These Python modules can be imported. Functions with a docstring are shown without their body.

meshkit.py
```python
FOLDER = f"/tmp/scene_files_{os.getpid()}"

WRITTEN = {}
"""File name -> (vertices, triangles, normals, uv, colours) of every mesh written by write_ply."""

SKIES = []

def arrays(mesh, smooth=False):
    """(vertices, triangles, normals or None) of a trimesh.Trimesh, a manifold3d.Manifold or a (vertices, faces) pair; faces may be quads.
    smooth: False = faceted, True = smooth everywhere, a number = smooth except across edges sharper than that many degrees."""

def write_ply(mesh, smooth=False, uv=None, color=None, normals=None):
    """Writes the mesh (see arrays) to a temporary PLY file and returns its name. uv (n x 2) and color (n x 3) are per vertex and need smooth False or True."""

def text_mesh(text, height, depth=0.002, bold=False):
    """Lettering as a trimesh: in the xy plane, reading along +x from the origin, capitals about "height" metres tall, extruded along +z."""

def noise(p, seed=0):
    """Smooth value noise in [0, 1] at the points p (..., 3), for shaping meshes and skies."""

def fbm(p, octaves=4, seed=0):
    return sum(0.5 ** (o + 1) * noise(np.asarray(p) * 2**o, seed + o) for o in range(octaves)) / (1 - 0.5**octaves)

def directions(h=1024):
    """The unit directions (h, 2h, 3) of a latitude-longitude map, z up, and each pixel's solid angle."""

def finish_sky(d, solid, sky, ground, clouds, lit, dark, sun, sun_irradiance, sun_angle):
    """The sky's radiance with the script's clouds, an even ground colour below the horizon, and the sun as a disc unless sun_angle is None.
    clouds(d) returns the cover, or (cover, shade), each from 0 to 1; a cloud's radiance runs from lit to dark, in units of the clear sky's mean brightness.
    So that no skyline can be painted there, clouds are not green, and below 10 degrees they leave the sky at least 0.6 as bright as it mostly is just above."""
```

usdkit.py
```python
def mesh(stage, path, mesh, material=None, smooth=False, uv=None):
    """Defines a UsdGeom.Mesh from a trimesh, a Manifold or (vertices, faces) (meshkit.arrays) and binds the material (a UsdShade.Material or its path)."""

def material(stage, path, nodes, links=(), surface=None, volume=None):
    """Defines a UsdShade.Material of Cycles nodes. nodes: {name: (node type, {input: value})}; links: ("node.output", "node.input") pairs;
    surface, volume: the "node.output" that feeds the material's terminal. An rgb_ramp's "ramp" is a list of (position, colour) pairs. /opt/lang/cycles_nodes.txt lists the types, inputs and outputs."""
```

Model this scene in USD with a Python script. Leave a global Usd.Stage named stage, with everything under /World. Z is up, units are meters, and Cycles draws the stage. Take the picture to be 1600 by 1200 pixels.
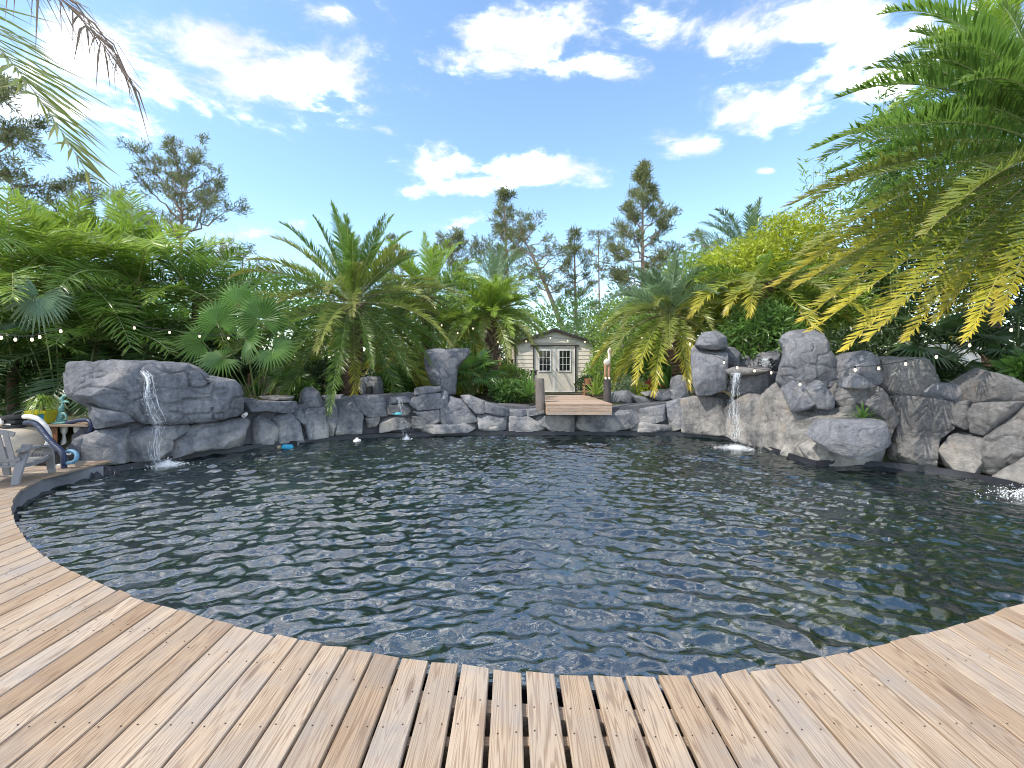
import math, random
import numpy as np
import trimesh
from pxr import Usd, UsdGeom, UsdLux, UsdShade, Gf, Sdf, Vt
import usdkit, meshkit

stage = Usd.Stage.CreateInMemory()
UsdGeom.SetStageUpAxis(stage, 'Z')
UsdGeom.SetStageMetersPerUnit(stage, 1.0)
UsdGeom.Xform.Define(stage, '/World')
UsdGeom.Scope.Define(stage, '/World/Looks')

# ------------------------------------------------------------------ camera, sky, sun, exposure
EYE, HORIZON, FPX = 1.55, 562.0, 711.0
cam = UsdGeom.Camera.Define(stage, '/World/camera')
cam.AddTranslateOp().Set(Gf.Vec3d(0, 0, EYE))
cam.AddRotateXYZOp().Set(Gf.Vec3f(90, 0, 0))
cam.CreateHorizontalApertureAttr(36.0)
cam.CreateVerticalApertureAttr(27.0)
cam.CreateFocalLengthAttr(FPX * 36.0 / 1600)
cam.CreateVerticalApertureOffsetAttr(-(600 - HORIZON) * 36.0 / 1600)
cam.CreateClippingRangeAttr(Gf.Vec2f(0.05, 5000))
cam.CreateExposureAttr(0.84)

SUN_AZ = math.atan2(-0.86, -0.48)          # atan2(x, y) of the direction towards the sun
SUN_EL = math.radians(50)
SKY_STRENGTH, SUN_INTENSITY = 0.15, 0.80
sun_dir = np.array([math.sin(SUN_AZ) * math.cos(SUN_EL), math.cos(SUN_AZ) * math.cos(SUN_EL), math.sin(SUN_EL)])
sun = UsdLux.DistantLight.Define(stage, '/World/sun')
sun.CreateIntensityAttr(SUN_INTENSITY)
sun.CreateNormalizeAttr(True)
sun.CreateAngleAttr(0.5)
sun.CreateColorAttr(Gf.Vec3f(1.0, 0.93, 0.83))
sun.AddTransformOp().Set(Gf.Matrix4d().SetLookAt(Gf.Vec3d(0, 0, 0), Gf.Vec3d(*map(float, -sun_dir)), Gf.Vec3d(0, 0, 1)).GetInverse())


def sky_material():
    """A physical sky with cumulus clouds mixed in: soft ellipses of direction broken up by noise, and scattered cover everywhere else."""
    nodes = {
        'sky': ('sky_texture', dict(sky_type='single_scattering', sun_disc=False, sun_elevation=SUN_EL, sun_rotation=SUN_AZ, altitude=0.0, air_density=1.0, aerosol_density=0.6, ozone_density=3.0)),
        'tc': ('texture_coordinate', {}),
        'sep': ('separate_xyz', {}),
        'ymax': ('math', dict(math_type='maximum', value2=0.12)),
        'u': ('math', dict(math_type='divide')), 'v': ('math', dict(math_type='divide')),
        'uv': ('combine_xyz', dict(z=0.0)),
        'n1': ('noise_texture', dict(scale=7.0, detail=8.0, roughness=0.62, distortion=0.25)),
        'n0': ('noise_texture', dict(scale=2.2, detail=2.0, roughness=0.5)),
        'n2': ('noise_texture', dict(scale=5.0, detail=5.0, roughness=0.6)),
        'sq': ('vector_math', dict(vector_math_type='multiply', vector2=(1, 1, 2.4))),
    }
    links = [('tc.generated', 'sep.vector'), ('sep.y', 'ymax.value1'), ('sep.x', 'u.value1'), ('ymax.value', 'u.value2'), ('sep.z', 'v.value1'), ('ymax.value', 'v.value2'),
             ('u.value', 'uv.x'), ('v.value', 'uv.y'), ('tc.generated', 'sq.vector1'), ('sq.vector', 'n1.vector'), ('sq.vector', 'n0.vector'), ('sq.vector', 'n2.vector')]
    nodes['sq'] = ('vector_math', dict(math_type='multiply', vector2=(1, 1, 2.2)))
    # the clouds seen over the garden: centre and half size, as tangents of azimuth and elevation
    blobs = [(320, 82, 330, 112), (110, 90, 200, 100), (480, 112, 110, 38), (520, 22, 90, 30), (830, 48, 175, 40), (720, 92, 80, 30), (950, 102, 75, 30), (1160, 60, 150, 62), (1290, 50, 170, 75), (1195, 172, 85, 50),
             (670, 262, 55, 34), (640, 300, 30, 14), (850, 262, 95, 26), (745, 288, 60, 14), (1085, 228, 75, 20), (1200, 268, 24, 7), (400, 365, 60, 24), (370, 395, 50, 25), (1370, 130, 80, 40),
             (330, -70, 420, 100), (1230, -70, 330, 110), (780, -190, 420, 90), (200, -260, 420, 120), (1300, -300, 420, 120), (-250, 60, 330, 150)]
    last = None
    for k, (px, py, a, b) in enumerate(blobs):
        u0, v0, a, b = (px - 800) / FPX, (HORIZON - py) / FPX, a * 1.02 / FPX, b * 1.02 / FPX
        nodes[f'b{k}'] = ('vector_math', dict(math_type='multiply_add', vector2=(1 / a, 1 / b, 0), vector3=(-u0 / a, -v0 / b, 0)))
        nodes[f'l{k}'] = ('vector_math', dict(math_type='length'))
        nodes[f's{k}'] = ('math', dict(math_type='subtract', value1=1.0))
        links += [('uv.vector', f'b{k}.vector1'), (f'b{k}.vector', f'l{k}.vector1'), (f'l{k}.value', f's{k}.value2')]
        if last:
            nodes[f'm{k}'] = ('math', dict(math_type='smoothmax', value3=0.25))
            links += [(last, f'm{k}.value1'), (f's{k}.value', f'm{k}.value2')]
            last = f'm{k}.value'
        else:
            last = f's{k}.value'
    # scattered cover away from those: above and around
    nodes['hi'] = ('map_range', dict(from_min=0.84, from_max=1.15, to_min=-1.2, to_max=0.25, clamp=True))
    nodes['hin'] = ('map_range', dict(from_min=0.35, from_max=0.68, to_min=-0.6, to_max=0.8, clamp=True))
    nodes['hia'] = ('math', dict(math_type='add'))
    nodes['all'] = ('math', dict(math_type='maximum'))
    nodes['nz'] = ('map_range', dict(from_min=0.28, from_max=0.72, to_min=-1.05, to_max=1.05, clamp=False))
    nodes['sum'] = ('math', dict(math_type='add'))
    nodes['cov'] = ('map_range', dict(range_type='smoothstep', from_min=-0.22, from_max=0.95, to_min=0.0, to_max=0.97, clamp=True))
    nodes['pw'] = ('math', dict(math_type='power', value2=1.8))
    nodes['shade'] = ('rgb_ramp', dict(ramp=[(0.34, (3.3, 3.5, 4.0)), (0.50, (5.0, 5.05, 5.2)), (0.64, (16.0, 16.0, 16.1))]))
    nodes['scl'] = ('mix', dict(mix_type='multiply', fac=1.0, color2=(1, 1, 1)))
    nodes['mixc'] = ('mix', dict(mix_type='mix'))
    nodes['tint'] = ('mix', dict(mix_type='multiply', fac=1.0, color2=(1.28, 1.32, 1.28)))
    nodes['bg'] = ('background_shader', dict(strength=SKY_STRENGTH))
    links += [('v.value', 'hi.value'), ('n0.fac', 'hin.value'), ('hi.result', 'hia.value1'), ('hin.result', 'hia.value2'), (last, 'all.value1'), ('hia.value', 'all.value2'),
              ('n1.fac', 'nz.value'), ('nz.result', 'sum.value1'), ('all.value', 'sum.value2'), ('sum.value', 'cov.value'),
              ('n2.fac', 'shade.fac'), ('sky.color', 'tint.color1'), ('tint.color', 'mixc.color1'), ('shade.color', 'mixc.color2'), ('cov.result', 'pw.value1'), ('pw.value', 'mixc.fac'), ('mixc.color', 'bg.color')]
    return usdkit.material(stage, '/World/Looks/sky', nodes, links, surface='bg.background')


dome = UsdLux.DomeLight.Define(stage, '/World/sky')
dome.GetPrim().SetCustomDataByKey('kind', 'structure')
UsdShade.MaterialBindingAPI.Apply(dome.GetPrim()).Bind(sky_material())

# ------------------------------------------------------------------ helpers
_used = {}


def numbered(parent, name):
    k = (parent, name)
    n = _used.get(k, 0)
    _used[k] = n + 1
    return f'{parent}/{name}' if n == 0 else f'{parent}/{name}_{n:03d}'


def tag(p, label=None, cat=None, group=None, kind=None):
    p = p.GetPrim() if hasattr(p, 'GetPrim') else p
    for k, v in (('label', label), ('category', cat), ('group', group), ('kind', kind)):
        if v:
            p.SetCustomDataByKey(k, v)
    return p


def thing(name, label, cat, group=None, loc=None, rz=0):
    x = UsdGeom.Xform.Define(stage, numbered('/World', name))
    if loc is not None:
        x.AddTranslateOp().Set(Gf.Vec3d(*map(float, loc)))
        if rz:
            x.AddRotateZOp().Set(float(rz))
    tag(x, label, cat, group)
    return str(x.GetPath())


def part(parent, name, mesh, mat, smooth=False, loc=None, prim=None, label=None, kind=None):
    path = numbered(parent, name)
    m = usdkit.mesh(stage, path, mesh, mat, smooth=smooth)
    if loc is not None:
        m.AddTranslateOp().Set(Gf.Vec3d(*map(float, loc)))
    for k, v in (prim or {}).items():
        n = len(m.GetPointsAttr().Get())
        v = np.asarray(v, np.float32)
        v = v if v.shape == (n,) else np.full(n, v.flat[0], np.float32)
        UsdGeom.PrimvarsAPI(m).CreatePrimvar(k, Sdf.ValueTypeNames.FloatArray, 'vertex').Set(Vt.FloatArray.FromNumpy(v))
    tag(m, label, kind=kind)
    return path


def top(name, mesh, mat, label=None, cat=None, group=None, kind=None, smooth=False, prim=None):
    p = part('/World', name, mesh, mat, smooth, prim=prim)
    tag(stage.GetPrimAtPath(p), label, cat, group, kind)
    return p


def W(px, py, Y):
    """The point at distance Y that stands at pixel (px, py) of the photograph."""
    return np.array([(px - 800) / FPX * Y, Y, EYE - (py - HORIZON) / FPX * Y])


def box(cx, cy, cz, sx, sy, sz, r=0.0):
    """A box with chamfered edges."""
    if r <= 0:
        m = trimesh.creation.box((sx, sy, sz))
        m.apply_translation((cx, cy, cz))
        return np.array(m.vertices), np.array(m.faces)
    r = min(r, .45 * min(sx, sy, sz))
    pts = []
    for a in (-1, 1):
        for b in (-1, 1):
            for c in (-1, 1):
                h = np.array([a * sx / 2, b * sy / 2, c * sz / 2])
                for k in range(3):
                    p = h - np.array([a, b, c]) * r
                    p[k] = h[k]
                    pts.append(p)
    m = trimesh.convex.convex_hull(np.array(pts))
    return np.array(m.vertices) + [cx, cy, cz], np.array(m.faces)


def join(*ms):
    ms = [x for x in ms if len(x[1])]
    at, V, F = 0, [], []
    for v, f in ms:
        f = np.asarray(f)
        if f.shape[1] == 4:
            f = np.vstack([f[:, [0, 1, 2]], f[:, [0, 2, 3]]])
        V.append(v)
        F.append(f + at)
        at += len(v)
    return np.vstack(V), np.vstack(F)


def turn(m, rz=0, loc=(0, 0, 0), rx=0, ry=0):
    v = np.asarray(m[0], float)
    for ang, (i, j) in ((rx, (1, 2)), (ry, (2, 0)), (rz, (0, 1))):
        if ang:
            c, s = math.cos(ang), math.sin(ang)
            v = v.copy()
            a, b = v[:, i].copy(), v[:, j].copy()
            v[:, i], v[:, j] = a * c - b * s, a * s + b * c
    return v + np.asarray(loc, float), m[1]


def tube(points, radii, sides=8, caps=True):
    p = np.asarray(points, float)
    r = np.broadcast_to(np.asarray(radii, float), (len(p),))
    t = np.gradient(p, axis=0)
    t /= np.linalg.norm(t, axis=1, keepdims=True) + 1e-12
    ref = np.array([0, 0, 1.0]) if abs(t[:, 2]).mean() < .8 else np.array([1.0, 0, 0])
    a = np.cross(t, ref)
    a /= np.linalg.norm(a, axis=1, keepdims=True) + 1e-12
    b = np.cross(t, a)
    ang = np.arange(sides) * 2 * np.pi / sides
    v = p[:, None] + r[:, None, None] * (np.cos(ang)[None, :, None] * a[:, None] + np.sin(ang)[None, :, None] * b[:, None])
    i, j = np.meshgrid(np.arange(len(p) - 1), np.arange(sides), indexing='ij')
    q = np.stack([i * sides + j, i * sides + (j + 1) % sides, (i + 1) * sides + (j + 1) % sides, (i + 1) * sides + j], -1).reshape(-1, 4)
    f = np.vstack([q[:, [0, 2, 1]], q[:, [0, 3, 2]]])
    v = v.reshape(-1, 3)
    if caps:
        n = len(v)
        v = np.vstack([v, p[0], p[-1]])
        k = np.arange(sides)
        f = np.vstack([f, np.stack([np.full(sides, n), k, (k + 1) % sides], 1), np.stack([np.full(sides, n + 1), (len(p) - 1) * sides + (k + 1) % sides, (len(p) - 1) * sides + k], 1)])
    return v, f


def lathe(profile, sides=24, loc=(0, 0, 0)):
    """profile: (radius, z) from the bottom up."""
    pr = np.asarray(profile, float)
    ang = np.arange(sides) * 2 * np.pi / sides
    v = np.stack([pr[:, 0:1] * np.cos(ang), pr[:, 0:1] * np.sin(ang), np.repeat(pr[:, 1:2], sides, 1)], -1).reshape(-1, 3)
    i, j = np.meshgrid(np.arange(len(pr) - 1), np.arange(sides), indexing='ij')
    q = np.stack([i * sides + j, i * sides + (j + 1) % sides, (i + 1) * sides + (j + 1) % sides, (i + 1) * sides + j], -1).reshape(-1, 4)
    f = np.vstack([q[:, [0, 1, 2]], q[:, [0, 2, 3]]])
    n = len(v)
    v = np.vstack([v, [0, 0, pr[0, 1]], [0, 0, pr[-1, 1]]])
    k = np.arange(sides)
    f = np.vstack([f, np.stack([np.full(sides, n), (k + 1) % sides, k], 1), np.stack([np.full(sides, n + 1), (len(pr) - 1) * sides + k, (len(pr) - 1) * sides + (k + 1) % sides], 1)])
    return v + np.asarray(loc, float), f


def spline(pts, n):
    """Catmull-Rom through the points."""
    from scipy.interpolate import CubicSpline
    p = np.asarray(pts, float)
    d = np.r_[0, np.cumsum(np.linalg.norm(np.diff(p, axis=0), axis=1) ** .7)]
    return CubicSpline(d, p, axis=0)(np.linspace(0, d[-1], n))


def nrm(v):
    return v / (np.linalg.norm(v, axis=-1, keepdims=True) + 1e-12)


# ------------------------------------------------------------------ materials
def mat(name, nodes, links, surface='p.BSDF'):
    return usdkit.material(stage, f'/World/Looks/{name}', nodes, links, surface=surface)


def plain(name, color, rough=0.5, var=0.12, scale=6.0, bump=0.0, metallic=0.0, spec=0.5, emis=0.0):
    """One colour with a little uneven wear."""
    c = np.array(color)
    nodes = {'g': ('geometry', {}), 'n': ('noise_texture', dict(scale=scale, detail=5.0, roughness=0.6)),
             'r': ('rgb_ramp', dict(ramp=[(0.3, tuple(c * (1 - var))), (0.7, tuple(np.minimum(1, c * (1 + var))))])),
             'p': ('principled_bsdf', dict(roughness=rough, metallic=metallic, specular_ior_level=spec))}
    links = [('g.position', 'n.vector'), ('n.fac', 'r.fac'), ('r.color', 'p.base_color')]
    if emis:
        nodes['p'][1].update(emission_color=tuple(c), emission_strength=emis)
    if bump:
        nodes['n2'] = ('noise_texture', dict(scale=scale * 6, detail=4.0, roughness=0.6))
        nodes['bp'] = ('bump', dict(strength=bump, distance=0.02))
        links += [('g.position', 'n2.vector'), ('n2.fac', 'bp.height'), ('bp.normal', 'p.normal')]
    return mat(name, nodes, links)


def rock_material(name, dark, light, stain, stain_amt=0.5, mineral=0.0):
    nodes = {
        'g': ('geometry', {}), 'sx': ('separate_xyz', {}),
        'n1': ('noise_texture', dict(scale=1.3, detail=6.0, roughness=0.6)),
        'n2': ('noise_texture', dict(scale=14.0, detail=8.0, roughness=0.72)),
        'n3': ('noise_texture', dict(scale=2.6, detail=5.0, roughness=0.6)),
        'n4': ('noise_texture', dict(scale=60.0, detail=4.0, roughness=0.7)),
        'vs': ('mapping', dict(mapping_type='point', scale=(9.0, 9.0, 1.3))),
        'n5': ('noise_texture', dict(scale=1.0, detail=4.0, roughness=0.6)),
        'vd': ('mix', dict(mix_type='linear_light', fac=0.12)),
        'vo': ('voronoi_texture', dict(feature='distance_to_edge', scale=0.9)),
        'cr': ('map_range', dict(from_min=0.0, from_max=0.018, to_min=0.0, to_max=1.0, clamp=True)),
        'base': ('rgb_ramp', dict(ramp=[(0.32, dark), (0.68, light)])),
        'sp': ('rgb_ramp', dict(ramp=[(0.30, (0.50, 0.50, 0.52)), (0.5, (1, 1, 1)), (0.70, (1.42, 1.42, 1.42))])),
        'm1': ('mix', dict(mix_type='multiply', fac=0.85)),
        'sr': ('map_range', dict(from_min=0.54, from_max=0.72, to_min=0.0, to_max=stain_amt, clamp=True)),
        'm2': ('mix', dict(mix_type='mix', color2=stain)),
        'st': ('map_range', dict(from_min=0.5, from_max=0.75, to_min=1.0, to_max=0.66, clamp=True)),
        'm3': ('mix', dict(mix_type='multiply', fac=1.0)),
        'm4': ('mix', dict(mix_type='multiply', fac=0.22)),
        'hw': ('map_range', dict(from_min=-0.1, from_max=0.42, to_min=mineral, to_max=0.0, clamp=True)),
        'hm': ('math', dict(math_type='multiply', use_clamp=True)),
        'hn': ('map_range', dict(from_min=0.38, from_max=0.6, to_min=0.0, to_max=1.4, clamp=True)),
        'm5': ('mix', dict(mix_type='mix', color2=(0.62, 0.58, 0.52))),
        'bm': ('mix', dict(mix_type='mix', fac=0.35)),
        'bp': ('bump', dict(strength=0.95, distance=0.07)),
        'b2': ('bump', dict(strength=0.25, distance=0.02)),
        'p': ('principled_bsdf', dict(roughness=0.82, specular_ior_level=0.35)),
    }
    links = [('g.position', f'{n}.vector') for n in ('n1', 'n2', 'n3', 'n4', 'vs', 'sx')]
    links += [('vs.vector', 'n5.vector'), ('g.position', 'vd.color1'), ('n3.color', 'vd.color2'), ('vd.color', 'vo.vector'), ('vo.distance', 'cr.value'),
              ('n1.fac', 'base.fac'), ('n2.fac', 'sp.fac'), ('base.color', 'm1.color1'), ('sp.color', 'm1.color2'), ('n3.fac', 'sr.value'), ('sr.result', 'm2.fac'), ('m1.color', 'm2.color1'),
              ('n5.fac', 'st.value'), ('m2.color', 'm3.color1'), ('st.result', 'm3.color2'), ('m3.color', 'm4.color1'), ('cr.result', 'm4.color2'),
              ('sx.z', 'hw.value'), ('n3.fac', 'hn.value'), ('hw.result', 'hm.value1'), ('hn.result', 'hm.value2'), ('hm.value', 'm5.fac'), ('m4.color', 'm5.color1'),
              ('m5.color', 'p.base_color'), ('n2.color', 'bm.color1'), ('n4.color', 'bm.color2'), ('bm.color', 'bp.height'), ('cr.result', 'b2.height'), ('b2.normal', 'bp.normal'), ('bp.normal', 'p.normal')]
    return mat(name, nodes, links)


def leaf_material(name, ramp, transl=0.35, rough=0.36, spec=0.6, tone=(0.75, 1.25)):
    """ramp over the primvar 'along' (0: rib, 0.1 to 1: blade from base to tip); the primvar 'tone' brightens or darkens a whole leaf."""
    r2 = [(a, tuple(np.minimum(1, np.array(c) * 1.25))) for a, c in ramp]
    nodes = {
        'at': ('attribute', dict(attribute='along')), 'to': ('attribute', dict(attribute='tone')),
        'r': ('rgb_ramp', dict(ramp=ramp)), 'rt': ('rgb_ramp', dict(ramp=r2)),
        'tm': ('map_range', dict(from_min=0.0, from_max=1.0, to_min=tone[0], to_max=tone[1], clamp=True)),
        'm': ('mix', dict(mix_type='multiply', fac=1.0)), 'mt': ('mix', dict(mix_type='multiply', fac=1.0)),
        'p': ('principled_bsdf', dict(roughness=rough, specular_ior_level=spec)), 't': ('translucent_bsdf', {}), 'x': ('mix_closure', dict(fac=transl)),
    }
    links = [('at.fac', 'r.fac'), ('at.fac', 'rt.fac'), ('to.fac', 'tm.value'), ('r.color', 'm.color1'), ('tm.result', 'm.color2'), ('rt.color', 'mt.color1'), ('tm.result', 'mt.color2'),
             ('m.color', 'p.base_color'), ('mt.color', 't.color'), ('p.BSDF', 'x.closure1'), ('t.BSDF', 'x.closure2')]
    return mat(name, nodes, links, surface='x.closure')


def wood_material(name, pale, mid, dark, grey=(0.235, 0.215, 0.20), axis='y', grain=1.0, rough=0.72):
    """Sawn pine: growth rings cut by the board's face, knots, grey weathering. Uses the piece's own coordinates."""
    sc = {'y': (1, .035, 1), 'x': (.035, 1, 1), 'z': (1, 1, .035)}[axis]
    kn = {'y': (6.5, 1.15, 0.01), 'x': (1.15, 6.5, 0.01), 'z': (6.5, 6.5, 1.15)}[axis]
    nodes = {
        'tc': ('texture_coordinate', {}), 'to': ('attribute', dict(attribute='tone')),
        'off': ('vector_math', dict(math_type='scale', vector1=(37.0, 53.0, 11.0))),
        'add': ('vector_math', dict(math_type='add')),
        'ms': ('mapping', dict(mapping_type='point', scale=sc)),
        'nd': ('noise_texture', dict(scale=9.0, detail=3.0, roughness=0.5)),
        'nf': ('noise_texture', dict(scale=220.0, detail=3.0, roughness=0.6)),
        'kv': ('mapping', dict(mapping_type='point', scale=kn)),
        'vo': ('voronoi_texture', dict(feature='f1', scale=1.0, randomness=1.0)),
        'kc': ('separate_color', {}),
        'kon': ('math', dict(math_type='greater_than', value2=0.48)),
        'kd': ('map_range', dict(from_min=0.06, from_max=0.14, to_min=1.0, to_max=0.0, clamp=True)),
        'kw': ('map_range', dict(range_type='smoothstep', from_min=0.0, from_max=0.55, to_min=1.0, to_max=0.0, clamp=True)),
        'km': ('math', dict(math_type='multiply')), 'kwm': ('math', dict(math_type='multiply')), 'kwa': ('math', dict(math_type='multiply', value2=3.2)),
        'nr': ('math', dict(math_type='multiply_add', value2=26.0 * grain)),
        'ph': ('math', dict(math_type='add')),
        'sn': ('math', dict(math_type='sine')), 'mul': ('math', dict(math_type='multiply', value2=6.283)),
        'lin': ('map_range', dict(from_min=0.1, from_max=1.0, to_min=0.0, to_max=1.0, clamp=True)),
        'nb': ('noise_texture', dict(scale=3.0, detail=3.0, roughness=0.5)),
        'base': ('rgb_ramp', dict(ramp=[(0.3, pale), (0.7, mid)])),
        'm1': ('mix', dict(mix_type='mix', color2=dark)), 'lf': ('math', dict(math_type='multiply', value2=0.66)),
        'fib': ('map_range', dict(from_min=0.3, from_max=0.7, to_min=0.86, to_max=1.1, clamp=True)), 'm2': ('mix', dict(mix_type='multiply', fac=1.0)),
        'ng': ('noise_texture', dict(scale=1.7, detail=5.0, roughness=0.65)), 'gr': ('map_range', dict(from_min=0.45, from_max=0.70, to_min=0.0, to_max=0.75, clamp=True)),
        'm3': ('mix', dict(mix_type='mix', color2=grey)),
        'm4': ('mix', dict(mix_type='mix', color2=(0.13, 0.085, 0.06))), 'kf': ('math', dict(math_type='multiply', value2=0.75)),
        'tm': ('rgb_ramp', dict(ramp=[(0.0, (0.82, 0.75, 0.68)), (0.35, (0.96, 0.92, 0.87)), (0.6, (1.0, 1.0, 1.0)), (1.0, (1.14, 1.15, 1.16))])), 'm5': ('mix', dict(mix_type='multiply', fac=1.0)),
        'bp': ('bump', dict(strength=0.35, distance=0.004)), 'bh': ('math', dict(math_type='multiply_add', value2=-0.6)),
        'p': ('principled_bsdf', dict(roughness=rough, specular_ior_level=0.3)),
    }
    links = [('to.fac', 'off.scale'), ('tc.object', 'add.vector1'), ('off.vector', 'add.vector2'), ('add.vector', 'ms.vector'), ('ms.vector', 'nd.vector'), ('ms.vector', 'nf.vector'),
             ('add.vector', 'kv.vector'), ('kv.vector', 'vo.vector'), ('vo.color', 'kc.color'), ('kc.r', 'kon.value1'), ('vo.distance', 'kd.value'), ('vo.distance', 'kw.value'),
             ('kd.result', 'km.value1'), ('kon.value', 'km.value2'), ('kw.result', 'kwm.value1'), ('kon.value', 'kwm.value2'), ('kwm.value', 'kwa.value1'),
             ('nd.fac', 'nr.value1'), ('kwa.value', 'nr.value3'), ('nr.value', 'mul.value1'), ('mul.value', 'sn.value1'), ('sn.value', 'lin.value'),
             ('ms.vector', 'nb.vector'), ('nb.fac', 'base.fac'), ('base.color', 'm1.color1'), ('lin.result', 'lf.value1'), ('lf.value', 'm1.fac'),
             ('nf.fac', 'fib.value'), ('m1.color', 'm2.color1'), ('fib.result', 'm2.color2'), ('add.vector', 'ng.vector'), ('ng.fac', 'gr.value'), ('gr.result', 'm3.fac'), ('m2.color', 'm3.color1'),
             ('km.value', 'kf.value1'), ('kf.value', 'm4.fac'), ('m3.color', 'm4.color1'), ('to.fac', 'tm.fac'), ('m4.color', 'm5.color1'), ('tm.color', 'm5.color2'), ('m5.color', 'p.base_color'),
             ('lin.result', 'bh.value1'), ('nf.fac', 'bh.value3'), ('bh.value', 'bp.height'), ('bp.normal', 'p.normal')]
    return mat(name, nodes, links)


G, Y_, = None, None
M = {}
M['rock'] = rock_material('grey_rock', (0.108, 0.114, 0.131), (0.228, 0.234, 0.257), (0.36, 0.31, 0.26), 0.35, 0.35)
M['rock_warm'] = rock_material('warm_grey_rock', (0.108, 0.107, 0.109), (0.225, 0.217, 0.21), (0.30, 0.235, 0.17), 0.5, 0.35)
M['rock_tan'] = rock_material('weathered_tan_rock', (0.135, 0.131, 0.128), (0.262, 0.25, 0.235), (0.33, 0.265, 0.19), 0.5, 0.5)
M['mortar'] = plain('rock_joint', (0.085, 0.085, 0.095), 0.9, 0.3, 5, 0.4)
M['liner'] = plain('black_pool_liner', (0.018, 0.019, 0.024), 0.42, 0.4, 3, 0.25)
M['liner_grey'] = plain('dry_grey_pool_liner', (0.15, 0.155, 0.17), 0.5, 0.25, 3, 0.2)
M['deck'] = wood_material('deck_pine', (0.385, 0.306, 0.230), (0.325, 0.245, 0.172), (0.17, 0.106, 0.067))
M['deck_x'] = wood_material('dock_pine', (0.42, 0.32, 0.245), (0.37, 0.27, 0.20), (0.24, 0.16, 0.11), axis='x')
M['joist'] = wood_material('joist_pine', (0.45, 0.36, 0.27), (0.38, 0.29, 0.21), (0.25, 0.17, 0.11), axis='x')
M['post_wood'] = wood_material('weathered_post', (0.20, 0.17, 0.15), (0.14, 0.12, 0.105), (0.07, 0.055, 0.05), grey=(0.22, 0.2, 0.19), axis='z')
M['pile'] = wood_material('dark_pile', (0.075, 0.06, 0.055), (0.045, 0.04, 0.038), (0.02, 0.017, 0.016), grey=(0.12, 0.11, 0.11), axis='z')
M['cabinet'] = wood_material('red_brown_wood', (0.36, 0.19, 0.10), (0.27, 0.13, 0.07), (0.15, 0.07, 0.04), grey=(0.2, 0.15, 0.12), axis='z')
M['table'] = wood_material('grey_table_wood', (0.38, 0.30, 0.22), (0.30, 0.24, 0.18), (0.18, 0.13, 0.1), axis='x')
M['screw'] = plain('dark_screw', (0.05, 0.04, 0.035), 0.5, 0.2, 20, 0, 0.6)
M['soil'] = plain('mulch_soil', (0.075, 0.055, 0.04), 0.95, 0.5, 5, 0.8)

GREEN = [(0.0, (0.36, 0.40, 0.19)), (0.08, (0.26, 0.31, 0.11)), (0.12, (0.095, 0.175, 0.03)), (0.75, (0.11, 0.195, 0.032)), (1.0, (0.18, 0.22, 0.06))]
M['frond'] = leaf_material('palm_frond_green', GREEN, 0.5)
M['frond_lime'] = leaf_material('palm_frond_lime', [(0.0, (0.42, 0.42, 0.17)), (0.08, (0.28, 0.34, 0.10)), (0.12, (0.14, 0.25, 0.03)), (1.0, (0.26, 0.35, 0.05))], 0.42)
M['frond_olive'] = leaf_material('palm_frond_olive', [(0.0, (0.40, 0.36, 0.20)), (0.08, (0.26, 0.27, 0.12)), (0.12, (0.14, 0.205, 0.035)), (0.7, (0.20, 0.235, 0.045)), (1.0, (0.30, 0.25, 0.08))], 0.35)
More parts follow.
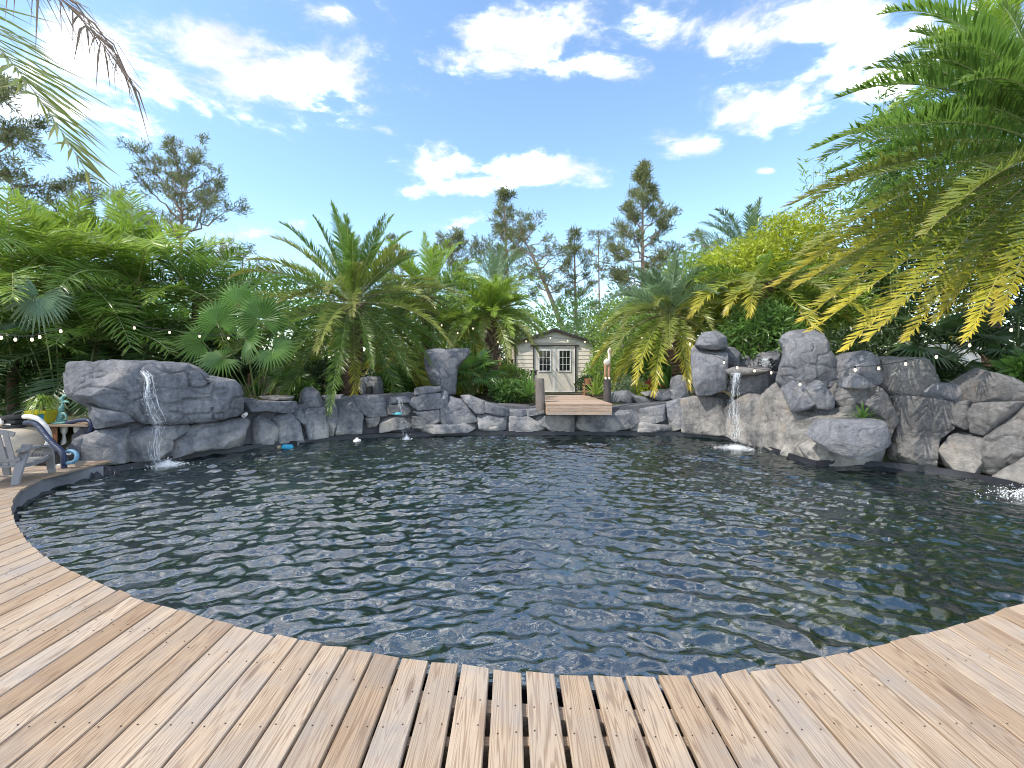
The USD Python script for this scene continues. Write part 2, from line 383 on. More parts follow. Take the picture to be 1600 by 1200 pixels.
M['frond_yellow'] = leaf_material('palm_frond_yellowing', [(0.0, (0.46, 0.38, 0.19)), (0.08, (0.30, 0.30, 0.12)), (0.12, (0.13, 0.205, 0.03)), (0.5, (0.22, 0.27, 0.035)), (0.8, (0.47, 0.40, 0.045)), (1.0, (0.54, 0.38, 0.09))], 0.35)
M['frond_dead'] = leaf_material('palm_frond_dead', [(0.0, (0.2, 0.15, 0.11)), (0.1, (0.17, 0.125, 0.09)), (1.0, (0.22, 0.165, 0.125))], 0.2, 0.7, 0.2)
M['frond_blue'] = leaf_material('palm_frond_blue_green', [(0.0, (0.32, 0.36, 0.22)), (0.08, (0.22, 0.29, 0.16)), (0.12, (0.10, 0.18, 0.08)), (1.0, (0.17, 0.24, 0.12))], 0.3)
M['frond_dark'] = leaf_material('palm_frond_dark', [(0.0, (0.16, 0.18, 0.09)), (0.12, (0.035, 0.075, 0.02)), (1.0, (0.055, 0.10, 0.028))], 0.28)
M['fan'] = leaf_material('fan_leaf_green', [(0.0, (0.25, 0.3, 0.1)), (0.12, (0.09, 0.19, 0.04)), (0.8, (0.11, 0.21, 0.045)), (1.0, (0.2, 0.24, 0.07))], 0.36)
M['fan_blue'] = leaf_material('fan_leaf_blue', [(0.0, (0.2, 0.27, 0.14)), (0.12, (0.085, 0.155, 0.09)), (1.0, (0.15, 0.22, 0.12))], 0.3)
M['leaf_green'] = leaf_material('shrub_leaf_green', [(0, (0.065, 0.135, 0.025)), (1, (0.11, 0.21, 0.04))], 0.35, tone=(0.6, 1.4))
M['leaf_bright'] = leaf_material('shrub_leaf_bright', [(0, (0.13, 0.22, 0.03)), (1, (0.22, 0.31, 0.045))], 0.42, tone=(0.65, 1.35))
M['leaf_gold'] = leaf_material('shrub_leaf_gold', [(0, (0.26, 0.34, 0.025)), (1, (0.44, 0.47, 0.04))], 0.42, tone=(0.55, 1.3))
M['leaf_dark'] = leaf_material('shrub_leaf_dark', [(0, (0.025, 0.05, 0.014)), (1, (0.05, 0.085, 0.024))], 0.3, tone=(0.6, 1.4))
M['leaf_grey'] = leaf_material('shrub_leaf_grey_green', [(0, (0.10, 0.16, 0.08)), (1, (0.18, 0.24, 0.13))], 0.3, tone=(0.6, 1.35))
M['needle'] = leaf_material('pine_needles', [(0, (0.095, 0.115, 0.045)), (1, (0.20, 0.22, 0.095))], 0.3, 0.6, 0.25, tone=(0.55, 1.5))
M['red_leaf'] = leaf_material('red_leaf', [(0, (0.20, 0.02, 0.025)), (1, (0.33, 0.045, 0.05))], 0.3)
M['bark'] = plain('pine_bark', (0.24, 0.18, 0.14), 0.9, 0.35, 8, 0.8)
M['palm_bark'] = plain('palm_bark', (0.115, 0.075, 0.05), 0.9, 0.5, 14, 0.9)
M['boot'] = plain('palm_leaf_base', (0.20, 0.15, 0.11), 0.85, 0.4, 16, 0.5)
M['stem'] = plain('green_stem', (0.16, 0.2, 0.07), 0.6, 0.2, 8)

# ------------------------------------------------------------------ the pool's outline (plan, metres)
WATER_Z, RIM_Z = -0.2, -0.1
EDGE = np.array([(-6.10, 6.85), (-6.28, 6.40), (-6.16, 5.95), (-5.85, 5.42), (-5.354, 4.876), (-4.80, 4.39), (-3.985, 3.79), (-3.394, 3.43), (-2.813, 3.14), (-2.367, 2.93), (-1.913, 2.762), (-1.295, 2.551),
                 (-0.825, 2.433), (-0.25, 2.31), (0.317, 2.235), (0.643, 2.228), (1.10, 2.265), (1.60, 2.36), (2.04, 2.488), (2.647, 2.68), (3.074, 2.833), (3.80, 3.14), (4.60, 3.60), (5.40, 4.20), (6.10, 4.90), (6.70, 5.65)])
WALL_PX = [(176, 7.05), (250, 7.63), (300, 8.08), (400, 8.89), (500, 9.72), (600, 10.2), (700, 10.46), (800, 10.54), (950, 10.54), (1050, 10.46), (1130, 9.9), (1200, 8.7), (1275, 7.45), (1400, 7.28), (1500, 6.76), (1600, 6.04)]
WALL = np.array([((px - 800) / FPX * Y, Y) for px, Y in WALL_PX])
edge_c = spline(EDGE, 240)
wall_c = np.vstack([spline(WALL[:13], 200), spline(WALL[12:], 60)[1:]])
deck_in = edge_c + np.array([0.0, -0.06])                     # the boards overhang the liner a little
outline = np.vstack([deck_in, wall_c[::-1]])                   # anticlockwise: deck side left to right, then the wall right to left


def wall_y(px):
    return np.interp(px, [a for a, _ in WALL_PX], [b for _, b in WALL_PX])


def edge_y(x):
    return np.interp(x, edge_c[16:, 0], edge_c[16:, 1]) if x > edge_c[16, 0] else np.nan


# ------------------------------------------------------------------ water
def wave_height(x, y):
    rng = np.random.default_rng(11)
    h = np.zeros_like(x)
    warp = 0.35 * np.sin(0.9 * x + 0.6 * y) + 0.25 * np.sin(1.7 * y - 0.8 * x + 1.0)
    for k in range(30):
        lam = 0.085 * (4.2 ** rng.random())
        th = rng.normal(math.pi / 2, 0.8)
        kx, ky = math.cos(th) * 2 * math.pi / lam, math.sin(th) * 2 * math.pi / lam
        amp = 0.0030 * (lam / 0.4) ** 0.95
        h += amp * np.sin(kx * x + ky * y + rng.random() * 6.28 + warp * (1.5 + rng.random() * 2))
    for k in range(26):                                   # ripples thrown back by the curved edge of the deck
        lam = 0.11 * (3.2 ** rng.random())
        cx, cy = rng.uniform(-2.2, 2.6), rng.uniform(-4.5, -0.5)
        r = np.hypot(x - cx, y - cy)
        amp = 0.0050 * (lam / 0.4) ** 0.95 * (.65 + .5 * np.sin(1.3 * x * rng.uniform(.5, 1.5) + 1.1 * y * rng.uniform(.5, 1.5) + rng.random() * 6.28))
        h += amp * np.sin(r * 2 * math.pi / lam + rng.random() * 6.28 + warp * 1.2)
    for cx, cy, a in ((-5.55, 7.55, 0.010), (4.55, 9.55, 0.008), (6.6, 6.0, 0.010)):   # rings that spread from the falls
        r = np.hypot(x - cx, y - cy)
        h += a * np.sin(r * 2 * math.pi / 0.27 + np.sin(x * 2) * 0.6) * np.exp(-r / 1.8)
    return h


def make_water():
    import shapely
    from shapely.geometry import Polygon
    poly = Polygon(outline).buffer(0.02)
    xs, ys = np.arange(-6.7, 7.6, 0.020), np.arange(1.9, 10.9, 0.020)
    X, Yg = np.meshgrid(xs, ys)
    inside = shapely.contains_xy(poly, X, Yg)
    Z = WATER_Z + wave_height(X, Yg)
    ok = inside[:-1, :-1] | inside[1:, :-1] | inside[:-1, 1:] | inside[1:, 1:]
    idx = np.arange(X.size).reshape(X.shape)
    q = np.stack([idx[:-1, :-1], idx[:-1, 1:], idx[1:, 1:], idx[1:, :-1]], -1)[ok]
    used = np.unique(q)
    remap = np.full(X.size, -1)
    remap[used] = np.arange(len(used))
    v = np.stack([X.ravel(), Yg.ravel(), Z.ravel()], 1)[used]
    q = remap[q]
    f = np.vstack([q[:, [0, 1, 2]], q[:, [0, 2, 3]]])
    nodes = {'g': ('geometry', {}), 'n': ('noise_texture', dict(scale=11.0, detail=4.0, roughness=0.55, distortion=0.5)), 'ms': ('mapping', dict(mapping_type='point', scale=(0.8, 1.35, 1))),
             'nb': ('noise_texture', dict(scale=1.4, detail=6.0, roughness=0.65)), 'r': ('rgb_ramp', dict(ramp=[(0.35, (0.0012, 0.003, 0.004)), (0.56, (0.0025, 0.007, 0.0065)), (0.78, (0.012, 0.018, 0.008))])),
             'bp': ('bump', dict(strength=0.28, distance=0.02)), 'p': ('principled_bsdf', dict(roughness=0.012, ior=2.6, specular_ior_level=0.5))}
    links = [('g.position', 'ms.vector'), ('ms.vector', 'n.vector'), ('g.position', 'nb.vector'), ('nb.fac', 'r.fac'), ('r.color', 'p.base_color'), ('n.fac', 'bp.height'), ('bp.normal', 'p.normal')]
    top('pool_water', (v, f), mat('dark_pool_water', nodes, links), kind='structure', smooth=True)


make_water()


def make_basin():
    n = len(outline)
    c = outline.mean(0)
    nd = len(deck_in)
    topz = np.r_[np.full(nd, -0.045), np.full(n - nd, RIM_Z)]
    rows = []
    for z, s in ((-1.5, 0.93), (-0.25, 1.0), (None, 1.0)):
        p = c + (outline - c) * s
        rows.append(np.column_stack([p, topz if z is None else np.full(n, z)]))
    v = np.vstack(rows + [np.array([[c[0], c[1], -1.6]])])
    f = []
    for r in range(2):
        for i in range(n):
            j = (i + 1) % n
            f += [(r * n + i, (r + 1) * n + i, (r + 1) * n + j), (r * n + i, (r + 1) * n + j, r * n + j)]
    f += [(3 * n, i, (i + 1) % n) for i in range(n)]
    top('pool_liner', (v, np.array(f)), M['liner'], kind='structure', smooth=40)
    # the dry upper band of the liner on the deck's side, with folds
    t = np.linspace(0, 1, len(deck_in))
    rng = np.random.default_rng(3)
    fold = 0.012 * np.sin(t * 160) + 0.008 * rng.standard_normal(len(t))
    nrmv = nrm(np.stack([-np.gradient(deck_in[:, 1]), np.gradient(deck_in[:, 0])], 1))
    lo = np.column_stack([deck_in + nrmv * (0.02 + np.maximum(fold, 0))[:, None], np.full(len(t), -0.26)])
    hi = np.column_stack([deck_in + nrmv * 0.012, np.full(len(t), -0.034)])
    m = len(t)
    k = np.arange(m - 1)
    q = np.stack([k, k + 1, m + k + 1, m + k], 1)
    top('liner_band', (np.vstack([lo, hi]), np.vstack([q[:, [0, 1, 2]], q[:, [0, 2, 3]]])), M['liner_grey'], kind='structure', smooth=40)


make_basin()


# ------------------------------------------------------------------ ground
def make_ground():
    c = np.array([0.4, 6.4])
    n = len(outline)
    d = outline - c
    rad = np.linalg.norm(d, axis=1, keepdims=True)
    wallside = np.r_[np.zeros(len(deck_in)), np.ones(n - len(deck_in))]
    ker = np.hanning(25)
    wallside = np.convolve(np.r_[wallside[-12:], wallside, wallside[:12]], ker / ker.sum(), 'valid')
    rings = [(0.18, 0), (0.5, 0), (0.75, 1), (1.6, 2), (3.5, 2), (7, 3), (14, 3), (30, 3), (80, 3), (200, 3), (600, 3)]
    hts = {0: (-0.5, -0.25), 1: (-0.5, 0.42), 2: (-0.5, 0.5), 3: (-0.1, 0.2)}
    V = []
    for off, k in rings:
        p = c + d / rad * (rad + off)
        lo, hi = hts[k]
        z = lo + (hi - lo) * wallside + (meshkit.fbm(np.column_stack([p * 0.9, np.zeros(n)]), 3, 5) - .5) * 0.14
        V.append(np.column_stack([p, z]))
    f = []
    for r in range(len(rings) - 1):
        for i in range(n):
            j = (i + 1) % n
            f += [(r * n + i, (r + 1) * n + i, (r + 1) * n + j), (r * n + i, (r + 1) * n + j, r * n + j)]
    nodes = {'g': ('geometry', {}), 'n': ('noise_texture', dict(scale=0.6, detail=6.0, roughness=0.7)), 'n2': ('noise_texture', dict(scale=25.0, detail=4.0, roughness=0.7)),
             'r': ('rgb_ramp', dict(ramp=[(0.40, (0.07, 0.052, 0.038)), (0.55, (0.06, 0.07, 0.03)), (0.7, (0.10, 0.085, 0.055))])), 'bp': ('bump', dict(strength=0.8, distance=0.04)),
             'p': ('principled_bsdf', dict(roughness=0.95, specular_ior_level=0.2))}
    top('ground', (np.vstack(V), np.array(f)), mat('garden_ground', nodes, [('g.position', 'n.vector'), ('g.position', 'n2.vector'), ('n.fac', 'r.fac'), ('r.color', 'p.base_color'), ('n2.fac', 'bp.height'), ('bp.normal', 'p.normal')]), kind='structure', smooth=True)


make_ground()


# ------------------------------------------------------------------ wooden deck
def board_mesh(w, y0, ya, yb, t=0.028, ch=0.004):
    """A board along y: near end y0, far end cut from ya (left edge) to yb (right edge); top at z 0."""
    prof = [(-w / 2, -t), (w / 2, -t), (w / 2, -ch), (w / 2 - ch, 0), (-w / 2 + ch, 0), (-w / 2, -ch)]
    v = []
    for e in (0, 1):
        for x, z in prof:
            v.append((x, y0 if e == 0 else ya + (yb - ya) * (x / w + .5) - (0.003 if z == 0 else 0), z))
    f = []
    for i in range(6):
        j = (i + 1) % 6
        f += [(i, j, 6 + j), (i, 6 + j, 6 + i)]
    f += [(0, i + 1, i) for i in range(1, 5)] + [(6, 6 + i, 6 + i + 1) for i in range(1, 5)]
    return np.array(v, float), np.array(f)


def make_deck():
    deck = thing('wooden_deck', 'pale weathered pine boardwalk curving around the near side of the pool', 'deck')
    rng = np.random.default_rng(5)
    # edge lines between the boards: tight on the left, open joints in the middle
    xs, x = [], -11.0
    while x < 9.5:
        mid = math.exp(-((x - 0.1) / 1.0) ** 2)
        xs.append((x, 0.140, 0.0055 + 0.0165 * mid + 0.002 * rng.random()))
        x += 0.140 + xs[-1][2]
    screws = []
    for x, w, gap in xs:
        ex = [edge_y(x), edge_y(x + w)]
        if x > 6.6:
            ex = [5.65, 5.65]
        elif x < -6.28:
            ex = [7.0, 7.0]
        elif np.isnan(ex[0]) or x < -5.9:
            ex = [np.interp(x, [-6.28, -6.16, -5.85], [6.40, 5.95, 5.42]), np.interp(x + w, [-6.28, -6.16, -5.85], [6.40, 5.95, 5.42])]
        y0 = -1.0 + rng.uniform(-.01, .01)
        ya, yb = ex[0] + rng.uniform(-.012, .012), ex[1] + rng.uniform(-.012, .012)
        m = board_mesh(w - rng.uniform(0, .003), y0, ya, yb)
        jig = rng.uniform(-0.0012, 0.0012)
        part(deck, 'board', m, M['deck'], loc=(x + w / 2, 0, jig), prim={'tone': np.full(len(m[0]), rng.random())})
        for yy in (min(ya, yb) - 0.21, min(1.93, min(ya, yb) - 0.36), 1.30, 0.7, 2.6, 3.25, 3.9, 4.55):
            if yy < min(ya, yb) - 0.15:
                for sx in (0.028, w - 0.028):
                    screws.append((x + sx + rng.uniform(-.006, .006), yy + rng.uniform(-.012, .012)))
        if -6.7 < x < 6.7:
            pass
    sv, sf = lathe([(0.0036, 0.0), (0.0034, 0.0014), (0.0018, 0.0016)], 6)
    S = [(sv + [a, b, 0.0013], sf) for a, b in screws]
    part(deck, 'screw_heads', join(*S), M['screw'], kind='stuff')
    # curved rim joist under the board ends, then straight joists
    rim = edge_c + np.array([0.0, -0.21])
    def strip(c, wid, z0, z1):
        n = nrm(np.stack([-np.gradient(c[:, 1]), np.gradient(c[:, 0])], 1)) * wid / 2
        rows = [np.column_stack([c + n, np.full(len(c), z0)]), np.column_stack([c - n, np.full(len(c), z0)]), np.column_stack([c - n, np.full(len(c), z1)]), np.column_stack([c + n, np.full(len(c), z1)])]
        L = len(c)
        v = np.vstack(rows)
        f = []
        for a in range(4):
            b = (a + 1) % 4
            for i in range(L - 1):
                f += [(a * L + i, a * L + i + 1, b * L + i + 1), (a * L + i, b * L + i + 1, b * L + i)]
        return v, np.array(f)
    m = strip(rim[20:], 0.075, -0.17, -0.030)
    part(deck, 'rim_joist', m, M['joist'], prim={'tone': np.full(len(m[0]), .4)})
    for k, yy in enumerate((1.885, 1.28, 0.68, 0.08, -0.5)):
        m = box(0, 0, 0, 13.5, 0.045, 0.14)
        part(deck, 'joist', m, M['joist'], loc=(0.2, yy, -0.1005), prim={'tone': np.full(len(m[0]), rng.random())})
    for sgn, lst in ((-1, (2.5, 3.15, 3.8, 4.45)), (1, (2.5, 3.15, 3.8, 4.45))):
        for yy in lst:
            xe = np.interp(yy + .3, edge_c[120:, 1], edge_c[120:, 0]) if sgn > 0 else -np.interp(yy + .3, -0 + edge_c[:110, 1][::-1], -edge_c[:110, 0][::-1])
            a, b = (xe + .25, 9.3) if sgn > 0 else (-10.8, xe - .25)
            m = box(0, 0, 0, b - a, 0.045, 0.14)
            part(deck, 'joist', m, M['joist'], loc=((a + b) / 2, yy, -0.1005), prim={'tone': np.full(len(m[0]), rng.random())})


make_deck()

# ------------------------------------------------------------------ rocks: each traced stone gets its own distance, thickness and uneven surface
def rock_shape(poly, dy=0.0, thick=0.5, bulge=0.16, seed=0, Y=None, n=72, rings=12, amp=0.018, facets=7, p=2.6, back=5, slope=0.0, detail=1.0):
    """poly: outline in the photograph; Y: distance, one number or (left, right); else the wall's own. Returns a closed mesh."""
    P = np.asarray(poly, float)
    x0, x1 = P[:, 0].min(), P[:, 0].max()
    if Y is None:
        Ya, Yb = wall_y(x0) + dy, wall_y(x1) + dy
    else:
        Ya, Yb = (Y if np.ndim(Y) else (Y, Y))
    A, B = np.array([(x0 - 800) / FPX * Ya, Ya]), np.array([(x1 - 800) / FPX * Yb, Yb])
    u = (B - A) / np.linalg.norm(B - A)
    nv = np.array([u[1], -u[0]])                      # towards the camera
    if nv[1] > 0:
        nv = -nv
    k = (P[:, 0] - 800) / FPX
    # ray x = k y against the line A + s u
    y = (A[1] * u[0] - A[0] * u[1]) / (u[0] - k * u[1])
    s = np.where(abs(u[0]) > abs(u[1]), (k * y - A[0]) / (u[0] + 1e-12), (y - A[1]) / (u[1] + 1e-12))
    z = EYE - (P[:, 1] - HORIZON) / FPX * y
    Q = np.stack([s, z], 1)
    area = 0.5 * np.sum(Q[:, 0] * np.roll(Q[:, 1], -1) - np.roll(Q[:, 0], -1) * Q[:, 1])
    if area < 0:
        Q = Q[::-1]
    # rounded outline, evenly resampled
    from shapely.geometry import Polygon
    pg = Polygon(Q).buffer(0)
    if pg.geom_type != 'Polygon':
        pg = max(pg.geoms, key=lambda g: g.area)
    size = math.sqrt(pg.area)
    r = 0.035 * size
    pg = pg.buffer(-r).buffer(r * 1.9).buffer(-r * 0.9)
    if pg.geom_type != 'Polygon':
        pg = max(pg.geoms, key=lambda g: g.area)
    ring = pg.exterior
    if not ring.is_ccw:
        ring = ring.reverse()
    R = np.array([ring.interpolate(t, True).coords[0] for t in np.arange(n) / n])
    c = np.array(pg.representative_point().coords[0]) * .35 + np.array(pg.centroid.coords[0]) * .65
    rng = np.random.default_rng(seed + 17)
    rowsP, rowsW = [], []
    for q in np.linspace(0, 1, rings + 1)[1:][::-1] if False else np.sin(np.linspace(0, 1, rings + 1)[1:] * math.pi / 2)[::-1]:
        rowsP.append(c + (R - c) * q)
        rowsW.append(bulge * (1 - q ** p) ** (1 / p))
    sb = np.linspace(0, 1, back + 1)[1:]
    bp = [c + (R - c) * (1 - 0.10 * t ** 2) for t in sb]
    bw = [-thick * t for t in sb]
    rows = bp[::-1] + rowsP
    ws = bw[::-1] + rowsW
    L = len(rows)
    S = np.vstack(rows + [c[None], c[None]])
    w = np.r_[np.repeat(ws, n), -thick * 1.05, bulge * 1.0]
    i, j = np.meshgrid(np.arange(L - 1), np.arange(n), indexing='ij')
    qd = np.stack([i * n + j, i * n + (j + 1) % n, (i + 1) * n + (j + 1) % n, (i + 1) * n + j], -1).reshape(-1, 4)
    f = np.vstack([qd[:, [0, 1, 2]], qd[:, [0, 2, 3]]])
    kk = np.arange(n)
    f = np.vstack([f, np.stack([np.full(n, L * n), (kk + 1) % n, kk], 1), np.stack([np.full(n, L * n + 1), (L - 1) * n + kk, (L - 1) * n + (kk + 1) % n], 1)])
    loc = np.column_stack([S, w])
    # facets: planes that cut the bulging front flat
    cen = np.array([c[0], c[1], -0.1 * size])
    for q in range(facets):
        d = nrm(np.array([rng.normal(0, .75), rng.normal(0.15, .7), abs(rng.normal(.8, .35))]))
        h = ((loc - cen) @ d)
        lim = np.quantile(h, rng.uniform(0.86, 0.965))
        over = np.maximum(h - lim, 0)
        loc = loc - over[:, None] * d * 0.92
    if slope:
        loc[:, 2] -= slope * (loc[:, 1] - Q[:, 1].min())
    X = np.column_stack([A[0] + loc[:, 0] * u[0] + loc[:, 2] * nv[0], A[1] + loc[:, 0] * u[1] + loc[:, 2] * nv[1], loc[:, 1]])
    nn = trimesh.Trimesh(X, f, process=False).vertex_normals
    a = amp * max(0.35, min(1.6, size))
    big = meshkit.fbm(X * (1.9 / max(.35, size)) + seed * 3.7, 3, seed) - .5
    fine = meshkit.fbm(X * 7.0 * detail + seed, 3, seed + 3) - .5
    rid = np.abs(meshkit.noise(X * 4.2 + seed * 1.3, seed + 9) - .5)
    X = X + nn * (a * 2.6 * big + a * 1.2 * fine - a * 0.9 * np.exp(-(rid / .035) ** 2))[:, None]
    return X, f


def boulder(name, label, cat, poly, mt='rock', group=None, **k):
    p = top(name, rock_shape(poly, **k), M[mt], label, cat, group, smooth=50)
    return p


def wall_core(px0, px1, ztop, dy, parent):
    """The solid mass behind the facing stones, which shows dark in their joints."""
    xs = np.linspace(px0, px1, max(4, int(abs(px1 - px0) / 12)))
    c = np.array([((px - 800) / FPX * (wall_y(px) + dy), wall_y(px) + dy) for px in xs])
    n = nrm(np.stack([-np.gradient(c[:, 1]), np.gradient(c[:, 0])], 1))
    n *= np.sign(n[:, 1:2] + 1e-9) * 0.55
    L = len(c)
    zt = np.interp(xs, *zip(*ztop))
    v = np.vstack([np.column_stack([c, np.full(L, -0.11)]), np.column_stack([c, zt]), np.column_stack([c + n, zt]), np.column_stack([c + n, np.full(L, -.11)])])
    f = []
    for a in range(4):
        b = (a + 1) % 4
        for i in range(L - 1):
            f += [(a * L + i, a * L + i + 1, b * L + i + 1), (a * L + i, b * L + i + 1, b * L + i)]
    f += [(0, L, 2 * L), (0, 2 * L, 3 * L), (L - 1, 3 * L - 1, 2 * L - 1), (L - 1, 4 * L - 1, 3 * L - 1)]
    part(parent, 'wall_core', (v, np.array(f)), M['mortar'])


def grow(poly, k=1.035):
    P = np.asarray(poly, float)
    c = P.mean(0)
    return c + (P - c) * k


# left stretch, under the large fall boulder
WL = thing('rock_wall', 'grey stone pool wall under the big flat-topped boulder at the left', 'rock wall')
wall_core(112, 400, [(112, .35), (140, .55), (330, .6), (400, .55)], 0.18, WL)
for i, (poly, kw) in enumerate([
    ([(108, 702), (117, 681), (131, 676), (134, 724), (108, 725)], dict(bulge=.1)),
    ([(130, 682), (150, 671), (198, 667), (201, 722), (165, 726), (131, 726)], {}),
    ([(199, 668), (291, 663), (293, 670), (267, 688), (266, 714), (240, 721), (201, 722)], {}),
    ([(290, 665), (376, 650), (390, 660), (392, 697), (310, 704), (265, 714), (266, 688)], dict(bulge=.2)),
]):
    part(WL, 'stone', rock_shape(grow(poly), seed=100 + i, **{'dy': 0.06, 'n': 90, 'rings': 18, 'p': 4.5, 'facets': 4, 'amp': .026, **kw}), M['rock'], smooth=50)
boulder('boulder', 'big flat-topped grey boulder with water running down its face, at the left', 'boulder',
        [(92, 568), (100, 564), (140, 563), (195, 564), (245, 566), (297, 566), (317, 575), (327, 586), (366, 592), (377, 604), (379, 625), (379, 648), (325, 658), (265, 662), (225, 662), (200, 652), (150, 645), (122, 634), (106, 622), (95, 597)],
        seed=3, Y=(7.1, 8.65), thick=1.5, bulge=.42, n=200, rings=44, amp=.028, facets=4, p=3.8, detail=.8)
boulder('boulder', 'small wedge stone carrying the left side of the big flat-topped boulder', 'boulder', [(146, 634), (182, 640), (214, 647), (220, 654), (200, 662), (148, 671), (143, 652)], seed=4, Y=(7.05, 7.5), thick=.7, bulge=.18, n=90, rings=16)

# middle stretch
WM = thing('rock_wall', 'long low wall of fitted grey stones along the far side of the pool', 'rock wall')
wall_core(378, 1160, [(378, .5), (470, .6), (560, .72), (640, .78), (760, .5), (860, .42), (960, .42), (1040, .55), (1160, .7)], 0.14, WM)
stones = [
    [(378, 621), (396, 623), (412, 627), (468, 627), (471, 641), (452, 646), (416, 643), (379, 644)],
    [(396, 655), (415, 643), (436, 674), (438, 692), (397, 696)],
    [(416, 643), (453, 646), (481, 671), (482, 690), (437, 692), (435, 672)],
    [(453, 645), (471, 638), (482, 671)],
    [(471, 638), (513, 637), (514, 683), (482, 687)],
    [(511, 630), (520, 621), (528, 627), (526, 681), (512, 683)],
    [(527, 634), (540, 621), (551, 621), (566, 645), (572, 676), (526, 680)],
    [(549, 619), (598, 618), (606, 634), (606, 650), (573, 652), (563, 640)],
    [(570, 653), (593, 651), (594, 667), (573, 668)],
    [(594, 653), (636, 650), (642, 668), (594, 676)],
    [(604, 633), (640, 630), (643, 641), (632, 649), (607, 647)],
    [(606, 621), (641, 619), (642, 628), (606, 631)],
    [(649, 607), (668, 604), (688, 605), (690, 612), (648, 617)],
    [(641, 624), (656, 615), (688, 615), (690, 638), (651, 641), (641, 633)],
    [(645, 642), (686, 640), (688, 662), (676, 667), (656, 651)],
    [(636, 651), (656, 650), (682, 667), (645, 669)],
    [(689, 611), (701, 613), (698, 662), (687, 664)],
    [(697, 619), (721, 626), (738, 641), (746, 659), (712, 663), (692, 662)],
    [(719, 619), (733, 618), (761, 629), (756, 646), (742, 646)],
    [(759, 629), (798, 639), (798, 651), (757, 647)],
    [(797, 639), (823, 641), (823, 652), (797, 651)],
    [(822, 640), (856, 636), (853, 647), (822, 651)],
    [(746, 647), (796, 650), (796, 673), (750, 674)],
    [(796, 650), (826, 651), (864, 674), (796, 674)],
    [(825, 651), (896, 647), (896, 674), (863, 674)],
    [(648, 664), (748, 661), (748, 675), (648, 678)],
    [(895, 647), (961, 645), (961, 674), (895, 674)],
    [(954, 644), (1001, 639), (1001, 658), (986, 669), (955, 674)],
    [(1001, 639), (1041, 633), (1043, 653), (1041, 663), (1001, 661)],
    [(986, 668), (1002, 660), (1046, 664), (1047, 674), (987, 675)],
    [(1041, 629), (1066, 623), (1067, 668), (1046, 675)],
    [(1065, 624), (1090, 619), (1136, 611), (1141, 640), (1136, 679), (1068, 674)],
    [(1134, 609), (1158, 616), (1197, 621), (1199, 645), (1192, 700), (1160, 690), (1136, 680)],
]
for i, poly in enumerate(stones):
    part(WM, 'stone', rock_shape(grow(poly, 1.06), dy=0.05, thick=.4, bulge=.075 if i != 25 else .17, seed=200 + i, n=80, rings=14, amp=.026, facets=5, p=4.5), M['rock_warm' if i in (8, 9, 10, 15, 31, 32) else 'rock'], smooth=50)
up = [[(953, 615), (983, 610), (998, 620), (996, 631), (958, 637)], [(988, 617), (1008, 620), (1034, 628), (1002, 634), (994, 628)], [(1005, 615), (1045, 609), (1054, 624), (1032, 627)], [(1046, 610), (1062, 606), (1066, 624), (1052, 625)]]
for i, poly in enumerate(up):
    part(WM, 'back_stone', rock_shape(grow(poly, 1.03), Y=11.6 - .25 * i, thick=.5, bulge=.22, seed=260 + i, n=64, rings=12), M['rock'], smooth=50)
part(WM, 'coping_slab', rock_shape([(408, 620), (440, 618.5), (468, 620), (470, 625), (440, 626), (412, 625)], dy=.25, thick=.4, bulge=.18, seed=70), M['rock_warm'], smooth=50)

boulder('boulder', 'small upright cone-shaped stone standing on the far wall left of the short palm', 'boulder', [(470, 638), (472, 615), (481, 605), (492, 604), (500, 614), (507, 638)], seed=21, dy=.25, thick=.35, bulge=.2)
boulder('boulder', 'low dark stone lying behind the far wall right of the cone-shaped stone', 'boulder', [(497, 636), (502, 618), (535, 616), (548, 622), (545, 636)], seed=22, dy=.45, thick=.35, bulge=.2)
boulder('rock_column', 'tall grey rock column with a jutting beak-like top, behind the far wall', 'rock column',
        [(663, 548), (680, 545), (700, 544.5), (718, 543.5), (732, 543), (735, 548), (731, 557), (722, 565), (714, 575), (712, 600), (711, 618), (690, 618), (667, 612), (666, 585), (663, 565)], seed=23, Y=11.25, thick=.55, bulge=.22, n=120, rings=22, facets=5)
boulder('rock_pedestal', 'dark grey square-shouldered stone with a black box, in the shade under the short palm', 'rock', [(560, 590), (572, 587), (588, 588), (593, 598), (594, 619), (561, 620)], 'rock', seed=24, Y=11.2, thick=.4, bulge=.14)
top('pump_box', turn(box(0, 0, 0, .14, .12, .22, .02), loc=W(577, 610, 10.92)), plain('black_plastic', (.012, .012, .013), .4), 'small black box in front of the dark stone under the short palm', 'box', smooth=30)
boulder('boulder', 'upright finger-shaped grey stone left of the right-hand pillar rock', 'boulder', [(1051, 625), (1053, 600), (1056, 589), (1063, 585.5), (1072, 587), (1075, 605), (1077, 626)], seed=25, Y=10.75, thick=.35, bulge=.2)

